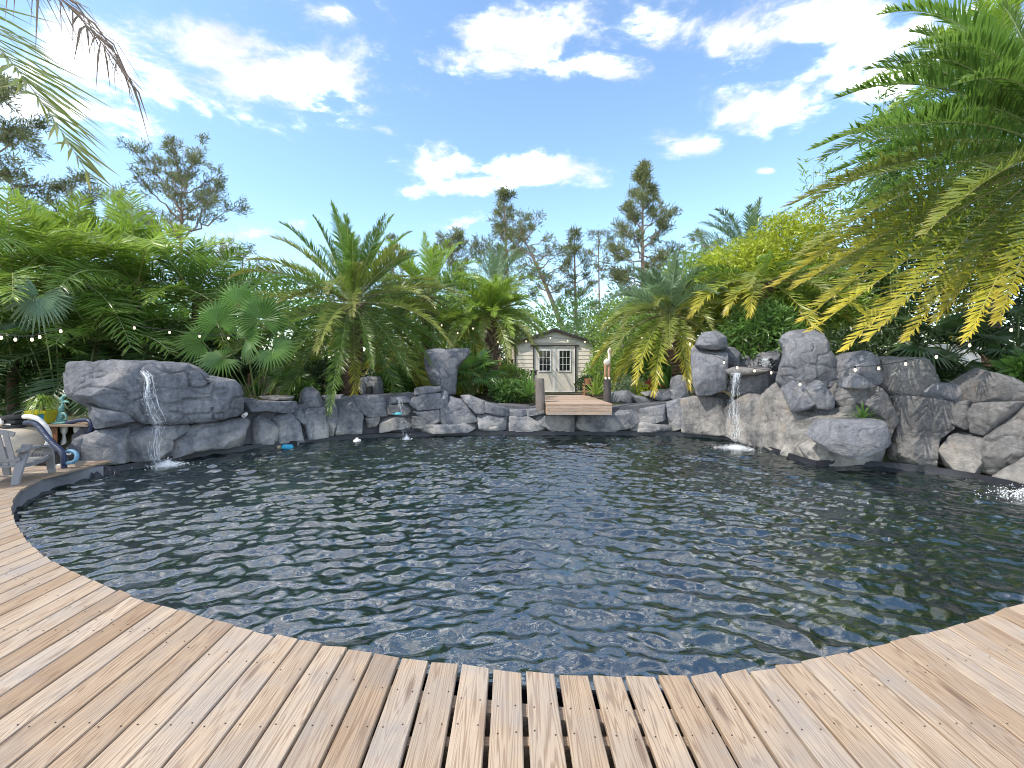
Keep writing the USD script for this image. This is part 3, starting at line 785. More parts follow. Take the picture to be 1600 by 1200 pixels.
# the right-hand fall
boulder('boulder', 'blocky grey pillar rock left of the right-hand waterfall', 'boulder', [(1081, 585), (1079, 560), (1080, 543), (1088, 537), (1110, 543), (1130, 546), (1137, 552), (1137, 585), (1135, 608), (1110, 618), (1088, 618), (1083, 604)], seed=31, Y=(10.0, 9.75), thick=.7, bulge=.3, n=120, rings=24, facets=10, p=3.5)
boulder('boulder', 'faceted grey cap stone on top of the pillar rock beside the right-hand waterfall', 'boulder', [(1086, 540), (1092, 528), (1098, 519), (1122, 516), (1136, 527), (1138, 541), (1118, 548), (1100, 545)], seed=32, Y=(9.95, 9.75), thick=.6, bulge=.32, n=100, rings=20, facets=11)
boulder('boulder', 'blocky stone behind the pillar rock, above the spill ledge', 'boulder', [(1126, 575), (1128, 548), (1136, 541), (1147, 543), (1156, 553), (1150, 576)], seed=33, Y=10.35, thick=.6, bulge=.25)
boulder('boulder', 'low rounded stone at the back of the spill ledge', 'boulder', [(1144, 576), (1149, 557), (1160, 552), (1174, 560), (1172, 577)], seed=34, Y=10.5, thick=.5, bulge=.2)
boulder('boulder', 'slanted grey stone with a small square spout, left of the tallest boulder', 'boulder', [(1162, 580), (1168, 565), (1187, 551), (1219, 545), (1222, 580)], seed=35, Y=(10.4, 10.0), thick=.7, bulge=.2, n=100, rings=18, facets=4)
boulder('spill_ledge', 'pale flat rock ledge from which the right-hand waterfall drops', 'rock ledge', [(1133, 578), (1146, 573), (1170, 574), (1196, 575), (1204, 580), (1180, 586), (1160, 587), (1137, 584)], 'rock_warm', seed=36, Y=(9.6, 9.1), thick=.8, bulge=.25, facets=2)
boulder('boulder', 'dark rock face behind the falling water of the right-hand waterfall', 'boulder', [(1131, 584), (1170, 584), (1202, 580), (1202, 618), (1160, 619), (1132, 612)], seed=37, Y=(10.0, 9.25), thick=.7, bulge=.12, n=100, rings=16)
boulder('boulder', 'tallest dark grey boulder with a rounded overhanging head, right of the waterfall', 'boulder',
        [(1216, 534), (1220, 524), (1232, 518), (1250, 514.5), (1275, 515), (1288, 521), (1294, 534), (1301, 550), (1310, 568), (1318, 587), (1313, 606), (1302, 622), (1270, 626), (1240, 618), (1226, 605), (1210, 596), (1214, 582), (1221, 560), (1221, 545)],
        seed=38, Y=(8.55, 8.0), thick=1.0, bulge=.45, n=170, rings=36, facets=8, p=2.8, amp=.024)
WR = thing('rock_wall', 'high pale-streaked rock wall right of the waterfall, holding the slab and the plant', 'rock wall')
wall_core(1195, 1290, [(1195, .9), (1290, .75)], 0.30, WR)
wall_core(1280, 1660, [(1280, .75), (1400, .7), (1660, .6)], 0.28, WR)
right = [
    ([(1196, 588), (1210, 581), (1217, 598), (1226, 612), (1241, 640), (1238, 668), (1224, 707), (1184, 694), (1194, 655)], dict(Y=(9.2, 8.15), bulge=.2, thick=.5, n=120, rings=20), 'rock_tan'),
    ([(1222, 606), (1250, 590), (1277, 631), (1262, 640), (1240, 643)], dict(Y=(8.1, 7.65), bulge=.22), 'rock'),
    ([(1259, 607), (1281, 595), (1302, 620), (1308, 642), (1276, 637)], dict(Y=(7.75, 7.6), bulge=.2), 'rock'),
    ([(1238, 641), (1275, 634), (1308, 640), (1328, 657), (1297, 662), (1277, 694), (1264, 722), (1222, 709)], dict(Y=(8.25, 7.35), bulge=.16, n=110, rings=18), 'rock_tan'),
    ([(1258, 700), (1275, 690), (1330, 716), (1392, 702), (1398, 732), (1330, 730), (1274, 727)], dict(Y=(7.55, 7.4), bulge=.05, thick=.3), 'rock_warm'),
    ([(1300, 620), (1320, 600), (1362, 605), (1345, 630), (1307, 640)], dict(dy=.25, bulge=.2), 'rock_warm'),
    ([(1306, 640), (1345, 627), (1378, 655), (1378, 662), (1292, 664), (1328, 656)], dict(dy=.22, bulge=.12), 'rock_warm'),
    ([(1341, 628), (1375, 601), (1384, 609), (1392, 622), (1402, 670), (1388, 700), (1374, 690), (1376, 655)], dict(dy=.08, bulge=.2), 'rock_warm'),
    ([(1391, 621), (1440, 623), (1489, 630), (1489, 673), (1466, 688), (1464, 733), (1390, 731), (1386, 697), (1402, 670)], dict(dy=.14, bulge=.14, n=120, rings=22, facets=4), 'rock_warm'),
    ([(1488, 631), (1513, 626), (1516, 669), (1488, 672)], dict(dy=.14, bulge=.15), 'rock_warm'),
    ([(1515, 641), (1526, 630), (1590, 628), (1583, 641), (1540, 679), (1516, 672)], dict(dy=.18, bulge=.2), 'rock_warm'),
    ([(1463, 712), (1489, 674), (1526, 674), (1540, 685), (1534, 722), (1522, 742), (1464, 736)], dict(dy=.12, bulge=.08), 'rock_warm'),
    ([(1535, 678), (1583, 639), (1604, 622), (1670, 600), (1680, 720), (1605, 714), (1557, 746), (1530, 735)], dict(Y=(6.75, 5.95), bulge=.3, n=120, rings=22), 'rock_warm'),
    ([(1552, 746), (1603, 714), (1690, 720), (1690, 790), (1610, 764)], dict(Y=(6.5, 5.7), bulge=.15), 'rock_warm'),
]
for i, (poly, kw, mt) in enumerate(right):
    part(WR, 'stone', rock_shape(grow(poly, 1.06), seed=300 + i, **{'thick': .5, 'n': 96, 'rings': 18, 'p': 4.5, 'facets': 5, 'amp': .028, **kw, 'bulge': kw['bulge'] * .6}), M[mt], smooth=50)
boulder('boulder', 'jutting flat-topped slab that carries the spiky red-hearted plant', 'boulder', [(1274, 687), (1283, 672), (1293, 659), (1335, 657), (1376, 656), (1380, 674), (1384, 690), (1374, 701), (1331, 719), (1295, 704)], 'rock', seed=41, Y=(7.0, 6.82), thick=.5, bulge=.30, n=120, rings=24, facets=6, p=3.4)
boulder('boulder', 'pointed grey boulder on the wall right of the tallest boulder', 'boulder', [(1319, 592), (1321, 571), (1335, 557), (1350, 549), (1361, 547), (1372, 565), (1376, 601), (1352, 608), (1326, 600)], seed=42, Y=7.75, thick=.55, bulge=.25, n=100, rings=18, facets=8)
boulder('boulder', 'small dark stone wedged below the pointed boulder', 'boulder', [(1325, 606), (1331, 591), (1342, 586.5), (1352, 593), (1362, 602), (1345, 609)], seed=43, Y=7.45, thick=.3, bulge=.15)
boulder('boulder', 'large square-headed dark boulder on the wall, with a bulb hanging before it', 'boulder', [(1377, 585), (1379, 565), (1382, 557), (1400, 555.5), (1437, 559), (1447, 570), (1453, 597), (1441, 621), (1398, 624), (1381, 610)], 'rock_warm', seed=44, Y=7.55, thick=.8, bulge=.35, n=110, rings=22, facets=7)
boulder('boulder', 'low rounded grey stone between the square-headed and the peaked boulder', 'boulder', [(1441, 624), (1447, 611), (1456, 599), (1475, 597.5), (1491, 599), (1506, 607), (1509, 627), (1475, 631)], seed=45, Y=7.2, thick=.5, bulge=.25)
boulder('boulder', 'brown-streaked peaked boulder on the wall at the right edge', 'boulder', [(1501, 607), (1530, 588), (1562, 571.5), (1577, 580), (1603, 610), (1640, 622), (1630, 640), (1560, 632), (1516, 635), (1506, 620)], 'rock_warm', seed=46, Y=(6.9, 6.5), thick=.7, bulge=.3, n=120, rings=22, facets=9)


# ------------------------------------------------------------------ falling water
def water_look():
    nodes = {'p': ('principled_bsdf', dict(base_color=(0.82, 0.86, 0.9), roughness=0.12, ior=1.33, specular_ior_level=0.8)), 't': ('transparent_bsdf', {}), 'g': ('geometry', {}),
             'ms': ('mapping', dict(mapping_type='point', scale=(40, 40, 9))), 'n': ('noise_texture', dict(scale=1.0, detail=3.0)), 'r': ('map_range', dict(from_min=.40, from_max=.62, to_min=.05, to_max=.65, clamp=True)), 'x': ('mix_closure', {})}
    return mat('white_falling_water', nodes, [('g.position', 'ms.vector'), ('ms.vector', 'n.vector'), ('n.fac', 'r.value'), ('r.result', 'x.fac'), ('t.BSDF', 'x.closure1'), ('p.BSDF', 'x.closure2')], surface='x.closure')


M['fall'] = water_look()
M['drop'] = mat('water_drops', {'p': ('principled_bsdf', dict(base_color=(0.86, 0.89, 0.92), roughness=0.1, specular_ior_level=0.8))}, [])


def drops(points, radii, seed=0):
    ico = trimesh.creation.icosphere(0)
    V, F = np.array(ico.vertices), np.array(ico.faces)
    P, r = np.asarray(points), np.asarray(radii)
    v = (P[:, None] + V[None] * r[:, None, None]).reshape(-1, 3)
    f = (F[None] + (np.arange(len(P)) * len(V))[:, None, None]).reshape(-1, 3)
    return v, f


def waterfall(name, label, path, width, n, seed, splash_at, splash_r, thin=0.006, free=False):
    t = thing(name, label, 'waterfall')
    rng = np.random.default_rng(seed)
    P = spline(path, 40)
    side = nrm(np.cross(np.gradient(P, axis=0).mean(0), [0, 1, 0]))
    for k in range(n * 4):                               # broken streaks, shorter and wider apart further down
        o = rng.normal(0, width * .40)
        a = rng.uniform(-.05, .9) ** 1.0 if rng.random() > .25 else 0.0
        a = max(a, 0.0)
        b = min(1.0, a + rng.uniform(.06, .34))
        c = 9
        s = np.linspace(a, b, c)
        q = np.stack([np.interp(s, np.linspace(0, 1, 40), P[:, i]) for i in range(3)], 1)
        jit = rng.normal(0, .005, (c, 3)) * [1, 1, .4] + np.cumsum(rng.normal(0, .004, (c, 3)), 0) * [1, .5, .3]
        q = q + side * (o * (.55 + .8 * s))[:, None] + jit + rng.normal(0, .012) * np.array([0, 1, 0])
        r = thin * rng.uniform(.3, 1.1) * np.sin(np.linspace(.25, 2.9, c)) ** .6 * rng.uniform(.6, 1.2, c)
        part(t, 'strand', tube(q, np.maximum(r, .0006), 5), M['fall'], smooth=True)
    m = int(420 if n > 10 else 120)
    s = rng.random(m)
    q = np.stack([np.interp(s, np.linspace(0, 1, 40), P[:, c]) for c in range(3)], 1) + side * (rng.normal(0, width * .6, m) * (.5 + s))[:, None] + rng.normal(0, .02, (m, 3))
    part(t, 'spray', drops(q, rng.uniform(.0016, .005, m)), M['drop'], kind='stuff')
    m = int(3000 * splash_r)
    ang, rr = rng.uniform(0, 2 * np.pi, m), np.abs(rng.normal(0, splash_r * .55, m))
    c = np.asarray(splash_at)
    q = np.column_stack([c[0] + rr * np.cos(ang), c[1] + rr * np.sin(ang) * .7, WATER_Z + 0.012 + np.abs(rng.normal(0, .05, m)) * np.exp(-rr / splash_r)])
    part(t, 'splash', drops(q, rng.uniform(.002, .0075, m)), M['drop'], kind='stuff')


waterfall('waterfall', 'thin white waterfall running down the big flat-topped boulder at the left', [W(222, 580, 7.30), W(232, 600, 7.18), W(232, 620, 7.12), W(242, 650, 7.2), W(248, 672, 7.45), W(245, 700, 7.42), W(255, 724, 7.4)], .15, 17, 1, W(262, 724, 7.45), .30, .0036)
waterfall('waterfall', 'white waterfall dropping free from the pale ledge into the right of the pool', [W(1150, 583, 8.95), W(1150, 587, 8.85), W(1148, 600, 8.82), W(1147, 640, 8.80), W(1148, 690, 8.80)], .13, 20, 2, W(1150, 690, 8.85), .36, .0038)
waterfall('waterfall', 'little cascade over stacked stones in the far wall, beside the rock column', [W(622, 620, 10.0), W(626, 632, 9.95), W(627, 646, 9.92), W(632, 660, 9.9), W(634, 680, 9.88)], .11, 6, 3, W(636, 683, 9.9), .10, .0026)
waterfall('waterfall', 'short white trickle from the square spout in the slanted stone', [W(1196, 560.5, 9.7), W(1196, 566, 9.66), W(1196, 573, 9.66)], .10, 14, 4, W(1400, 700, 9.9), .01)
rng = np.random.default_rng(9)
m = 1500
q = np.column_stack([rng.normal(6.75, .28, m), rng.normal(5.75, .13, m), WATER_Z + .012 + np.abs(rng.normal(0, .04, m))])
top('foam', drops(q, rng.uniform(.002, .007, m)), M['drop'], 'white splashing foam on the water at the right edge of the pool', 'foam', kind='stuff')
# the dark throat of the spout
top('spout', turn(box(0, 0, 0, .28, .1, .17, .015), loc=W(1196, 566, 9.78)), plain('black_spout', (.01, .01, .012), .5), 'square black spout in the slanted stone above the spill ledge', 'spout', smooth=30)

# ------------------------------------------------------------------ garden shed
M['siding'] = plain('cream_siding', (0.70, 0.63, 0.51), 0.6, 0.08, 3, 0.05)
M['door'] = plain('door_panel', (0.62, 0.565, 0.48), 0.5, 0.06, 4)
M['white_trim'] = plain('white_trim', (0.68, 0.67, 0.64), 0.45, 0.06, 4)
M['brown_trim'] = plain('dark_brown_trim', (0.035, 0.026, 0.024), 0.5, 0.2, 4)
M['shingle'] = plain('brown_shingle', (0.07, 0.05, 0.04), 0.85, 0.4, 12, 0.5)
M['pane'] = mat('dark_pane', {'p': ('principled_bsdf', dict(base_color=(0.012, 0.013, 0.016), roughness=0.04, specular_ior_level=0.7))}, [])
M['steel'] = plain('steel', (0.35, 0.35, 0.36), 0.35, 0.1, 10, 0, 0.9)


def make_shed():
    t = thing('garden_shed', 'cream clapboard shed with double doors and a dark brown gable roof', 'shed', loc=((805 - 800) / FPX * 18.7 + 1.62, 18.7, 0.20), rz=2.0)
    w, d, eave, ridge = 3.24, 4.0, 2.02, 2.56
    n, pitch = 13, 0.168

    def gable_half(z):
        return w / 2 if z < eave else w / 2 * (ridge - z) / (ridge - eave)
    # the walls' body, a little inside the boards
    xs = [(-w / 2 + .02, 0), (w / 2 - .02, 0), (w / 2 - .02, eave - .02), (0, ridge - .03), (-w / 2 + .02, eave - .02)]
    v = np.array([(a, y, b) for y in (.02, d - .02) for a, b in xs])
    f = np.array([(0, 1, 2), (0, 2, 3), (0, 3, 4), (5, 7, 6), (5, 8, 7), (5, 9, 8)] + [x for i in range(5) for x in ((i, 5 + i, 5 + (i + 1) % 5), (i, 5 + (i + 1) % 5, (i + 1) % 5))])
    part(t, 'wall', (v, f), M['siding'])
    dw = 0.89
    k = 0
    z = 0.03
    while z < ridge - .06:
        h = min(pitch, ridge - .04 - z)
        for a, b in (((-1, -dw), (dw, 1)) if z < 1.95 else ((-1, 1),)):
            x0b, x0t = gable_half(z), gable_half(z + h)
            xa_b, xa_t = (-x0b, -x0t) if a == -1 else (a, a)
            xb_b, xb_t = (x0b, x0t) if b == 1 else (b, b)
            V = np.array([(xa_b, -.015, z), (xb_b, -.015, z), (xb_t, -.002, z + h), (xa_t, -.002, z + h), (xa_b, .015, z), (xb_b, .015, z), (xb_t, .015, z + h), (xa_t, .015, z + h)])
            F = np.array([(0, 1, 2), (0, 2, 3), (0, 4, 5), (0, 5, 1), (3, 2, 6), (3, 6, 7), (0, 3, 7), (0, 7, 4), (1, 5, 6), (1, 6, 2)])
            part(t, 'siding_board', (V, F), M['siding'])
        if z < eave - .1:
            V = np.array([(-w / 2 - .016, 0.03, z), (-w / 2, .03, z + h), (-w / 2, d, z + h), (-w / 2 - .016, d, z), (-w / 2 + .01, .03, z), (-w / 2 + .01, d, z)])
            part(t, 'side_board', (V, np.array([(0, 1, 2), (0, 2, 3), (0, 3, 5), (0, 5, 4)])), M['siding'])
        z += pitch
    for s in (-1, 1):
        part(t, 'corner_post', box(s * (w / 2 + .004), -.012, eave / 2, .075, .07, eave, .006), M['brown_trim'])
        ln = math.hypot(w / 2 + .1, (ridge - eave) * (1 + .2 / w))
        ang = math.atan2(ridge - eave, w / 2)
        c = (s * (w / 4 + .04), d / 2 - .02, (eave + ridge) / 2 + .035)
        rf = part(t, 'roof_slope', turn(box(0, 0, 0, w / 2 / math.cos(ang) + .10, d + .22, .05, .005), ry=s * ang, loc=c), M['shingle'])
        part(t, 'barge_board', turn(box(0, 0, 0, w / 2 / math.cos(ang) + .09, .03, .10, .005), ry=s * ang, loc=(c[0], -.145, c[2] - .03)), M['brown_trim'])
    # doors
    part(t, 'door_header', box(0, -.045, 1.935, 1.98, .07, .06, .005), M['brown_trim'])
    for s in (-1, 1):
        part(t, 'door_post', box(s * .865, -.035, .96, .05, .05, 1.885, .004), M['brown_trim'])
        dx = s * .42
        dr = part(t, 'door', box(dx, -.012, .955, .835, .03, 1.86, .004), M['door'])
        for (bx, bz, sx, sz) in ((dx - .40, .955, .035, 1.86), (dx + .40, .955, .035, 1.86), (dx, 1.868, .765, .035), (dx, .042, .765, .035)):
            part(dr, 'edge_strip', box(bx, -.034, bz, sx, .014, sz, .003), M['white_trim'])
        wx, wz, ww, wh = dx - .01 * s, 1.30, .48, .86
        for (bx, bz, sx, sz) in ((wx - ww / 2, wz, .045, wh + .045), (wx + ww / 2, wz, .045, wh + .045), (wx, wz + wh / 2, ww - .045, .045), (wx, wz - wh / 2, ww - .045, .045)):
            part(dr, 'window_frame', box(bx, -.040, bz, sx, .03, sz, .005), M['white_trim'])
        for i in range(3):
            for j in range(3):
                part(dr, 'pane', box(wx + (i - 1) * .145, -.0285, wz + (j - 1) * .275, .13, .004, .26), M['pane'])
        for i in (-.5, .5):
            part(dr, 'glazing_bar', box(wx + i * .145, -.036, wz, .017, .02, wh - .045, .003), M['white_trim'])
            part(dr, 'glazing_bar', box(wx, -.0365, wz + i * .55 * .5 * 1.0, ww - .045, .02, .017, .003), M['white_trim'])
    part(t, 'door_handle', box(.05, -.055, .98, .03, .04, .10, .006), M['steel'])
    part(t, 'threshold', box(0, -.05, .012, 1.85, .09, .025, .004), M['brown_trim'])


make_shed()


# ------------------------------------------------------------------ dock in front of the shed
def make_dock():
    t = thing('wooden_dock', 'small pinkish wooden jumping platform jutting over the far wall in front of the shed', 'dock')
    z = EYE - (631 - HORIZON) / FPX * 9.9
    a0, a1, b0, b1 = (853.5 - 800) / FPX * 9.9, (957 - 800) / FPX * 9.9, .80, 2.02
    y0, y1 = 9.9, 12.3
    rng = np.random.default_rng(2)
    y = y0
    while y < y1:
        s = (y - y0) / (y1 - y0)
        xa, xb = a0 + (b0 - a0) * s, a1 + (b1 - a1) * s
        m = box(0, 0, 0, xb - xa, .137, .03, .004)
        part(t, 'board', m, M['deck_x'], loc=((xa + xb) / 2, y + .07, z - .015), prim={'tone': np.full(len(m[0]), rng.random())})
        y += .143
    for k in range(3):
        m = box(0, 0, 0, a1 - a0 - .01, .03, .068, .004)
        part(t, 'fascia_board', m, M['deck_x'], loc=((a0 + a1) / 2, y0 + .02, z - .032 - .036 - k * .0705), prim={'tone': np.full(len(m[0]), rng.random())})
        for s in (-1, 1):
            m = box(0, 0, 0, .03, y1 - y0 - .08, .068, .004)
            part(t, 'side_board', m, M['deck'], loc=((a0 + a1) / 2 + s * ((a1 - a0) / 2 - .03), (y0 + y1) / 2, z - .032 - .036 - k * .0705), prim={'tone': np.full(len(m[0]), rng.random())})
    S = []
    for k in range(3):
        for fx in (.12, .42, .52, .74, .95):
            S.append(turn(lathe([(.006, 0), (.006, .003)], 6), rx=math.pi / 2, loc=(a0 + (a1 - a0) * fx + rng.uniform(-.05, .05), y0 + .006, z - .068 - k * .0705)))
    part(t, 'screw_heads', join(*S), M['screw'], kind='stuff')
    for x in (a0 + .1, (a0 + a1) / 2, a1 - .1):
        m = box(0, 0, 0, .09, .09, .55, .006)
        part(t, 'support_post', m, M['post_wood'], loc=(x, 11.0, z - .31 - .03), prim={'tone': np.full(len(m[0]), .4)})


make_dock()


def post(name, label, px, ytop, ybot, width_px, Y, m, seed, lean=0.0):
    a, b = W(px, ytop, Y), W(px, ybot + 6, Y)
    r = width_px / FPX * Y / 2
    t = thing(name, label, 'post', loc=(b[0], Y, b[2]))
    h = a[2] - b[2]
    rng = np.random.default_rng(seed)
    s = np.linspace(0, 1, 14)
    v, f = tube(np.column_stack([lean * s, 0 * s, s * h]), r * (1.04 - .1 * s), 20)
    ang = np.arctan2(v[:, 1], v[:, 0])
    v[:, :2] *= (1 + .05 * np.sin(ang * 5 + seed) + .03 * np.sin(ang * 11 + v[:, 2] * 2))[:, None]
    v[:, 2] += np.where(v[:, 2] > h * .97, .015 * np.sin(ang * 2), 0)
    part(t, 'shaft', (v, f), M[m], smooth=45, prim={'tone': np.full(len(v), .5)})
    cap = lathe([(r * .9, h - .004), (r * .86, h + .012), (r * .3, h + .018)], 20, (lean, 0, 0))
    part(t, 'worn_top', cap, M[m], smooth=50, prim={'tone': np.full(len(cap[0]), .8)})
    return t


post('mooring_post', 'grey weathered log post at the left corner of the dock', 844.5, 592, 634, 14.5, 10.35, 'post_wood', 1, -.02)
post('mooring_post', 'black tarred pile at the right of the dock, under the carved bird', 948.5, 592, 628, 11.5, 10.6, 'pile', 2)

# the carved bird
M['bird_white'] = plain('chalky_white_paint', (0.62, 0.57, 0.48), 0.7, 0.15, 30, 0.3)
M['bird_brown'] = plain('brown_carved_wood', (0.30, 0.17, 0.10), 0.7, 0.25, 20, 0.3)


def make_bird():
    Y = 10.6
    u = Y / FPX
    base = W(948.5, 592, Y)
    t = thing('carved_bird', 'carved wooden heron with a white neck, standing on the black pile', 'statue', loc=base)
    px = lambda x, y, d=0: np.array([(x - 948.5) * u, d, (592 - y) * u])
    for x in (946, 951.5):
        part(t, 'leg', tube([px(x, 591.5), px(x, 582), px(x + .3, 571), px(x + .6, 566)], np.array([2.0, 2.2, 2.3, 2.2]) * u, 10), M['bird_brown'], smooth=True)
        part(t, 'foot', tube([px(x, 592, .02), px(x, 591.4, -.03), px(x, 591.6, -.09)], np.array([2.1, 2.2, 1.2]) * u, 8), M['bird_white'], smooth=True)
    b = trimesh.creation.icosphere(3)
    v = np.array(b.vertices) * np.array([4.4, 5.5, 5.0]) * u
    v[:, 2] += v[:, 1] * -.25
    part(t, 'body', (v + px(947.5, 566), np.array(b.faces)), M['bird_white'], smooth=True)
    part(t, 'neck', tube(spline([px(948.5, 568, -.01), px(951, 563, -.03), px(951.3, 556, -.045), px(950.4, 551, -.03), px(952, 546, -.03)], 18), np.interp(np.linspace(0, 1, 18), [0, .3, .7, 1], [3.2, 2.0, 1.5, 1.9]) * u, 12), M['bird_white'], smooth=True)
    hd = trimesh.creation.icosphere(3)
    head = part(t, 'head', (np.array(hd.vertices) * np.array([2.1, 2.7, 2.5]) * u + px(952.3, 545.8, -.035), np.array(hd.faces)), M['bird_white'], smooth=True)
    part(head, 'beak', tube([px(952.3, 546, -.06), px(952.6, 550, -.085), px(952.3, 555, -.09)], np.array([1.3, 1.0, .3]) * u, 8), M['bird_brown'], smooth=True)
    for s in (-1, 1):
        e = trimesh.creation.icosphere(1, .006)
        part(head, 'eye', (np.array(e.vertices) + px(952.3 + s * 1.6, 545.2, -.06), np.array(e.faces)), M['screw'], smooth=True)


make_bird()

# small things by the dock
M['dark_box'] = plain('dark_box', (0.03, 0.027, 0.025), .6, .3, 10)


def lantern_box():
    c = W(834, 583, 11.6)
    t = thing('letter_box', 'small dark flat-topped box on a stake left of the shed doors', 'box', loc=c)
    part(t, 'roof', box(0, 0, .065, .22, .2, .02, .004), M['dark_box'])
    part(t, 'case', box(0, 0, 0, .15, .14, .11, .006), M['dark_box'])
    part(t, 'stake', box(0, 0, -.34, .045, .045, .57, .004), M['post_wood'], prim={'tone': np.full(24, .4)})


lantern_box()


def planter():
    c = W(919, 618, 12.2)
    t = thing('plant_stand', 'rickety brown wooden plant stand right of the shed doors', 'plant stand', loc=c)
    for i, (x, y) in enumerate(((-.11, -.1), (.11, -.1), (-.11, .1), (.11, .1))):
        m = box(x, y, .16, .03, .03, .32, .003)
        part(t, 'leg', m, M['cabinet'], prim={'tone': np.full(len(m[0]), .3)})
    for z in (.12, .3):
        m = box(0, 0, z, .28, .26, .02, .003)
        part(t, 'shelf', m, M['cabinet'], prim={'tone': np.full(len(m[0]), .5)})
    pot = lathe([(.07, .312), (.10, .43), (.105, .45), (.09, .45), (.085, .42)], 16)
    part(t, 'flower_pot', pot, plain('terracotta', (.26, .11, .06), .8), smooth=40)


planter()


# ------------------------------------------------------------------ fences
def panel_fence(name, label, p0, p1, z0, z1, color, n, rail=True):
    t = thing(name, label, 'fence')
    mt = plain(name + str(len(_used)), color, .45, .05, 2)
    p0, p1 = np.array(p0), np.array(p1)
    d = (p1 - p0) / n
    ang = math.atan2(d[1], d[0])
    L = np.linalg.norm(d)
    for i in range(n):
        c = p0 + d * (i + .5)
        k = 9
        for j in range(k):
            q = p0 + d * (i + (j + .5) / k)
            part(t, 'panel_board', turn(box(0, 0, 0, L / k - .006, .022, z1 - z0 - .1, .004), rz=ang, loc=(q[0], q[1], (z0 + z1) / 2)), mt)
        part(t, 'top_rail', turn(box(0, 0, 0, L - .1, .05, .13, .006), rz=ang, loc=(c[0], c[1], z1 - .05)), mt)
        part(t, 'bottom_rail', turn(box(0, 0, 0, L - .1, .05, .13, .006), rz=ang, loc=(c[0], c[1], z0 + .08)), mt)
    for i in range(n + 1):
        q = p0 + d * i
        part(t, 'fence_post', turn(box(0, 0, 0, .12, .12, z1 - z0 + .1, .008), rz=ang, loc=(q[0], q[1], (z0 + z1) / 2 + .03)), mt)


panel_fence('vinyl_fence', 'cream vinyl fence showing through the palms behind the left wall', (-10.5, 12.2), (-4.3, 15.2), 0.15, EYE - (589 - HORIZON) / FPX * 14, (0.62, 0.52, 0.35), 3)
panel_fence('vinyl_fence', 'white vinyl fence glimpsed behind the boulders at the right edge', (9.6, 12.2), (16.5, 10.2), 0.1, EYE - (538 - HORIZON) / FPX * 11.5, (0.78, 0.77, 0.76), 3)
st = thing('garden_stake', 'single bare brown stake leaning before the cream fence', 'stake', loc=W(388, 622, 11.5))
m = tube([(-.01, 0, -.3), (0, 0, .2), (.02, 0, .62)], [.035, .033, .03], 8)
part(st, 'pole', m, M['cabinet'], smooth=True, prim={'tone': np.full(len(m[0]), .5)})


def shade_cloth():
    t = thing('shade_cloth', 'black shade cloth sagging between two posts left of the shed', 'cloth screen')
    a, b = W(764, 566, 20.5), W(806, 559, 20.5)
    n = 24
    s = np.linspace(0, 1, n)
    topz = a[2] + (b[2] - a[2]) * s - .12 * np.sin(s * math.pi) + .03 * np.sin(s * 25)
    v = []
    for z in np.linspace(0, 1, 6):
        v.append(np.column_stack([a[0] + (b[0] - a[0]) * s, 20.5 + .05 * np.sin(s * 30 + z * 3), topz * (1 - z) + .3 * z]))
    idx = np.arange(n * 6).reshape(6, n)
    q = np.stack([idx[:-1, :-1], idx[:-1, 1:], idx[1:, 1:], idx[1:, :-1]], -1).reshape(-1, 4)
    part(t, 'cloth', (np.vstack(v), np.vstack([q[:, [0, 1, 2]], q[:, [0, 2, 3]]])), plain('black_cloth', (.012, .013, .016), .8, .3), smooth=True)
    for x in (765, 781.5, 805):
        p = W(x, 556, 20.4)
        m = box(0, 0, 0, .07, .07, 1.7, .005)
        part(t, 'post', m, M['cabinet'], loc=(p[0], p[1], p[2] - .85), prim={'tone': np.full(24, .7)})


shade_cloth()

# ------------------------------------------------------------------ pool-side equipment at the left
M['beige'] = plain('beige_plastic', (0.43, 0.37, 0.29), 0.45, 0.08, 3)
M['black_p'] = plain('black_plastic_2', (0.02, 0.02, 0.022), 0.4, 0.25, 12)
M['white_p'] = plain('white_pvc', (0.68, 0.66, 0.62), 0.4, 0.08, 6)
M['blue_hose'] = plain('navy_hose', (0.014, 0.024, 0.065), 0.45, 0.2, 6)
M['lblue_hose'] = plain('pale_blue_hose', (0.10, 0.24, 0.36), 0.45, 0.15, 6)
M['grey_p'] = plain('grey_chair_plastic', (0.20, 0.195, 0.20), 0.5, 0.08, 5)


def ribbed(pts, r, n=120, sides=12, rib=.07):
    p = spline(pts, n)
    return tube(p, r * (1 + rib * np.sin(np.arange(n) * 1.9)), sides)


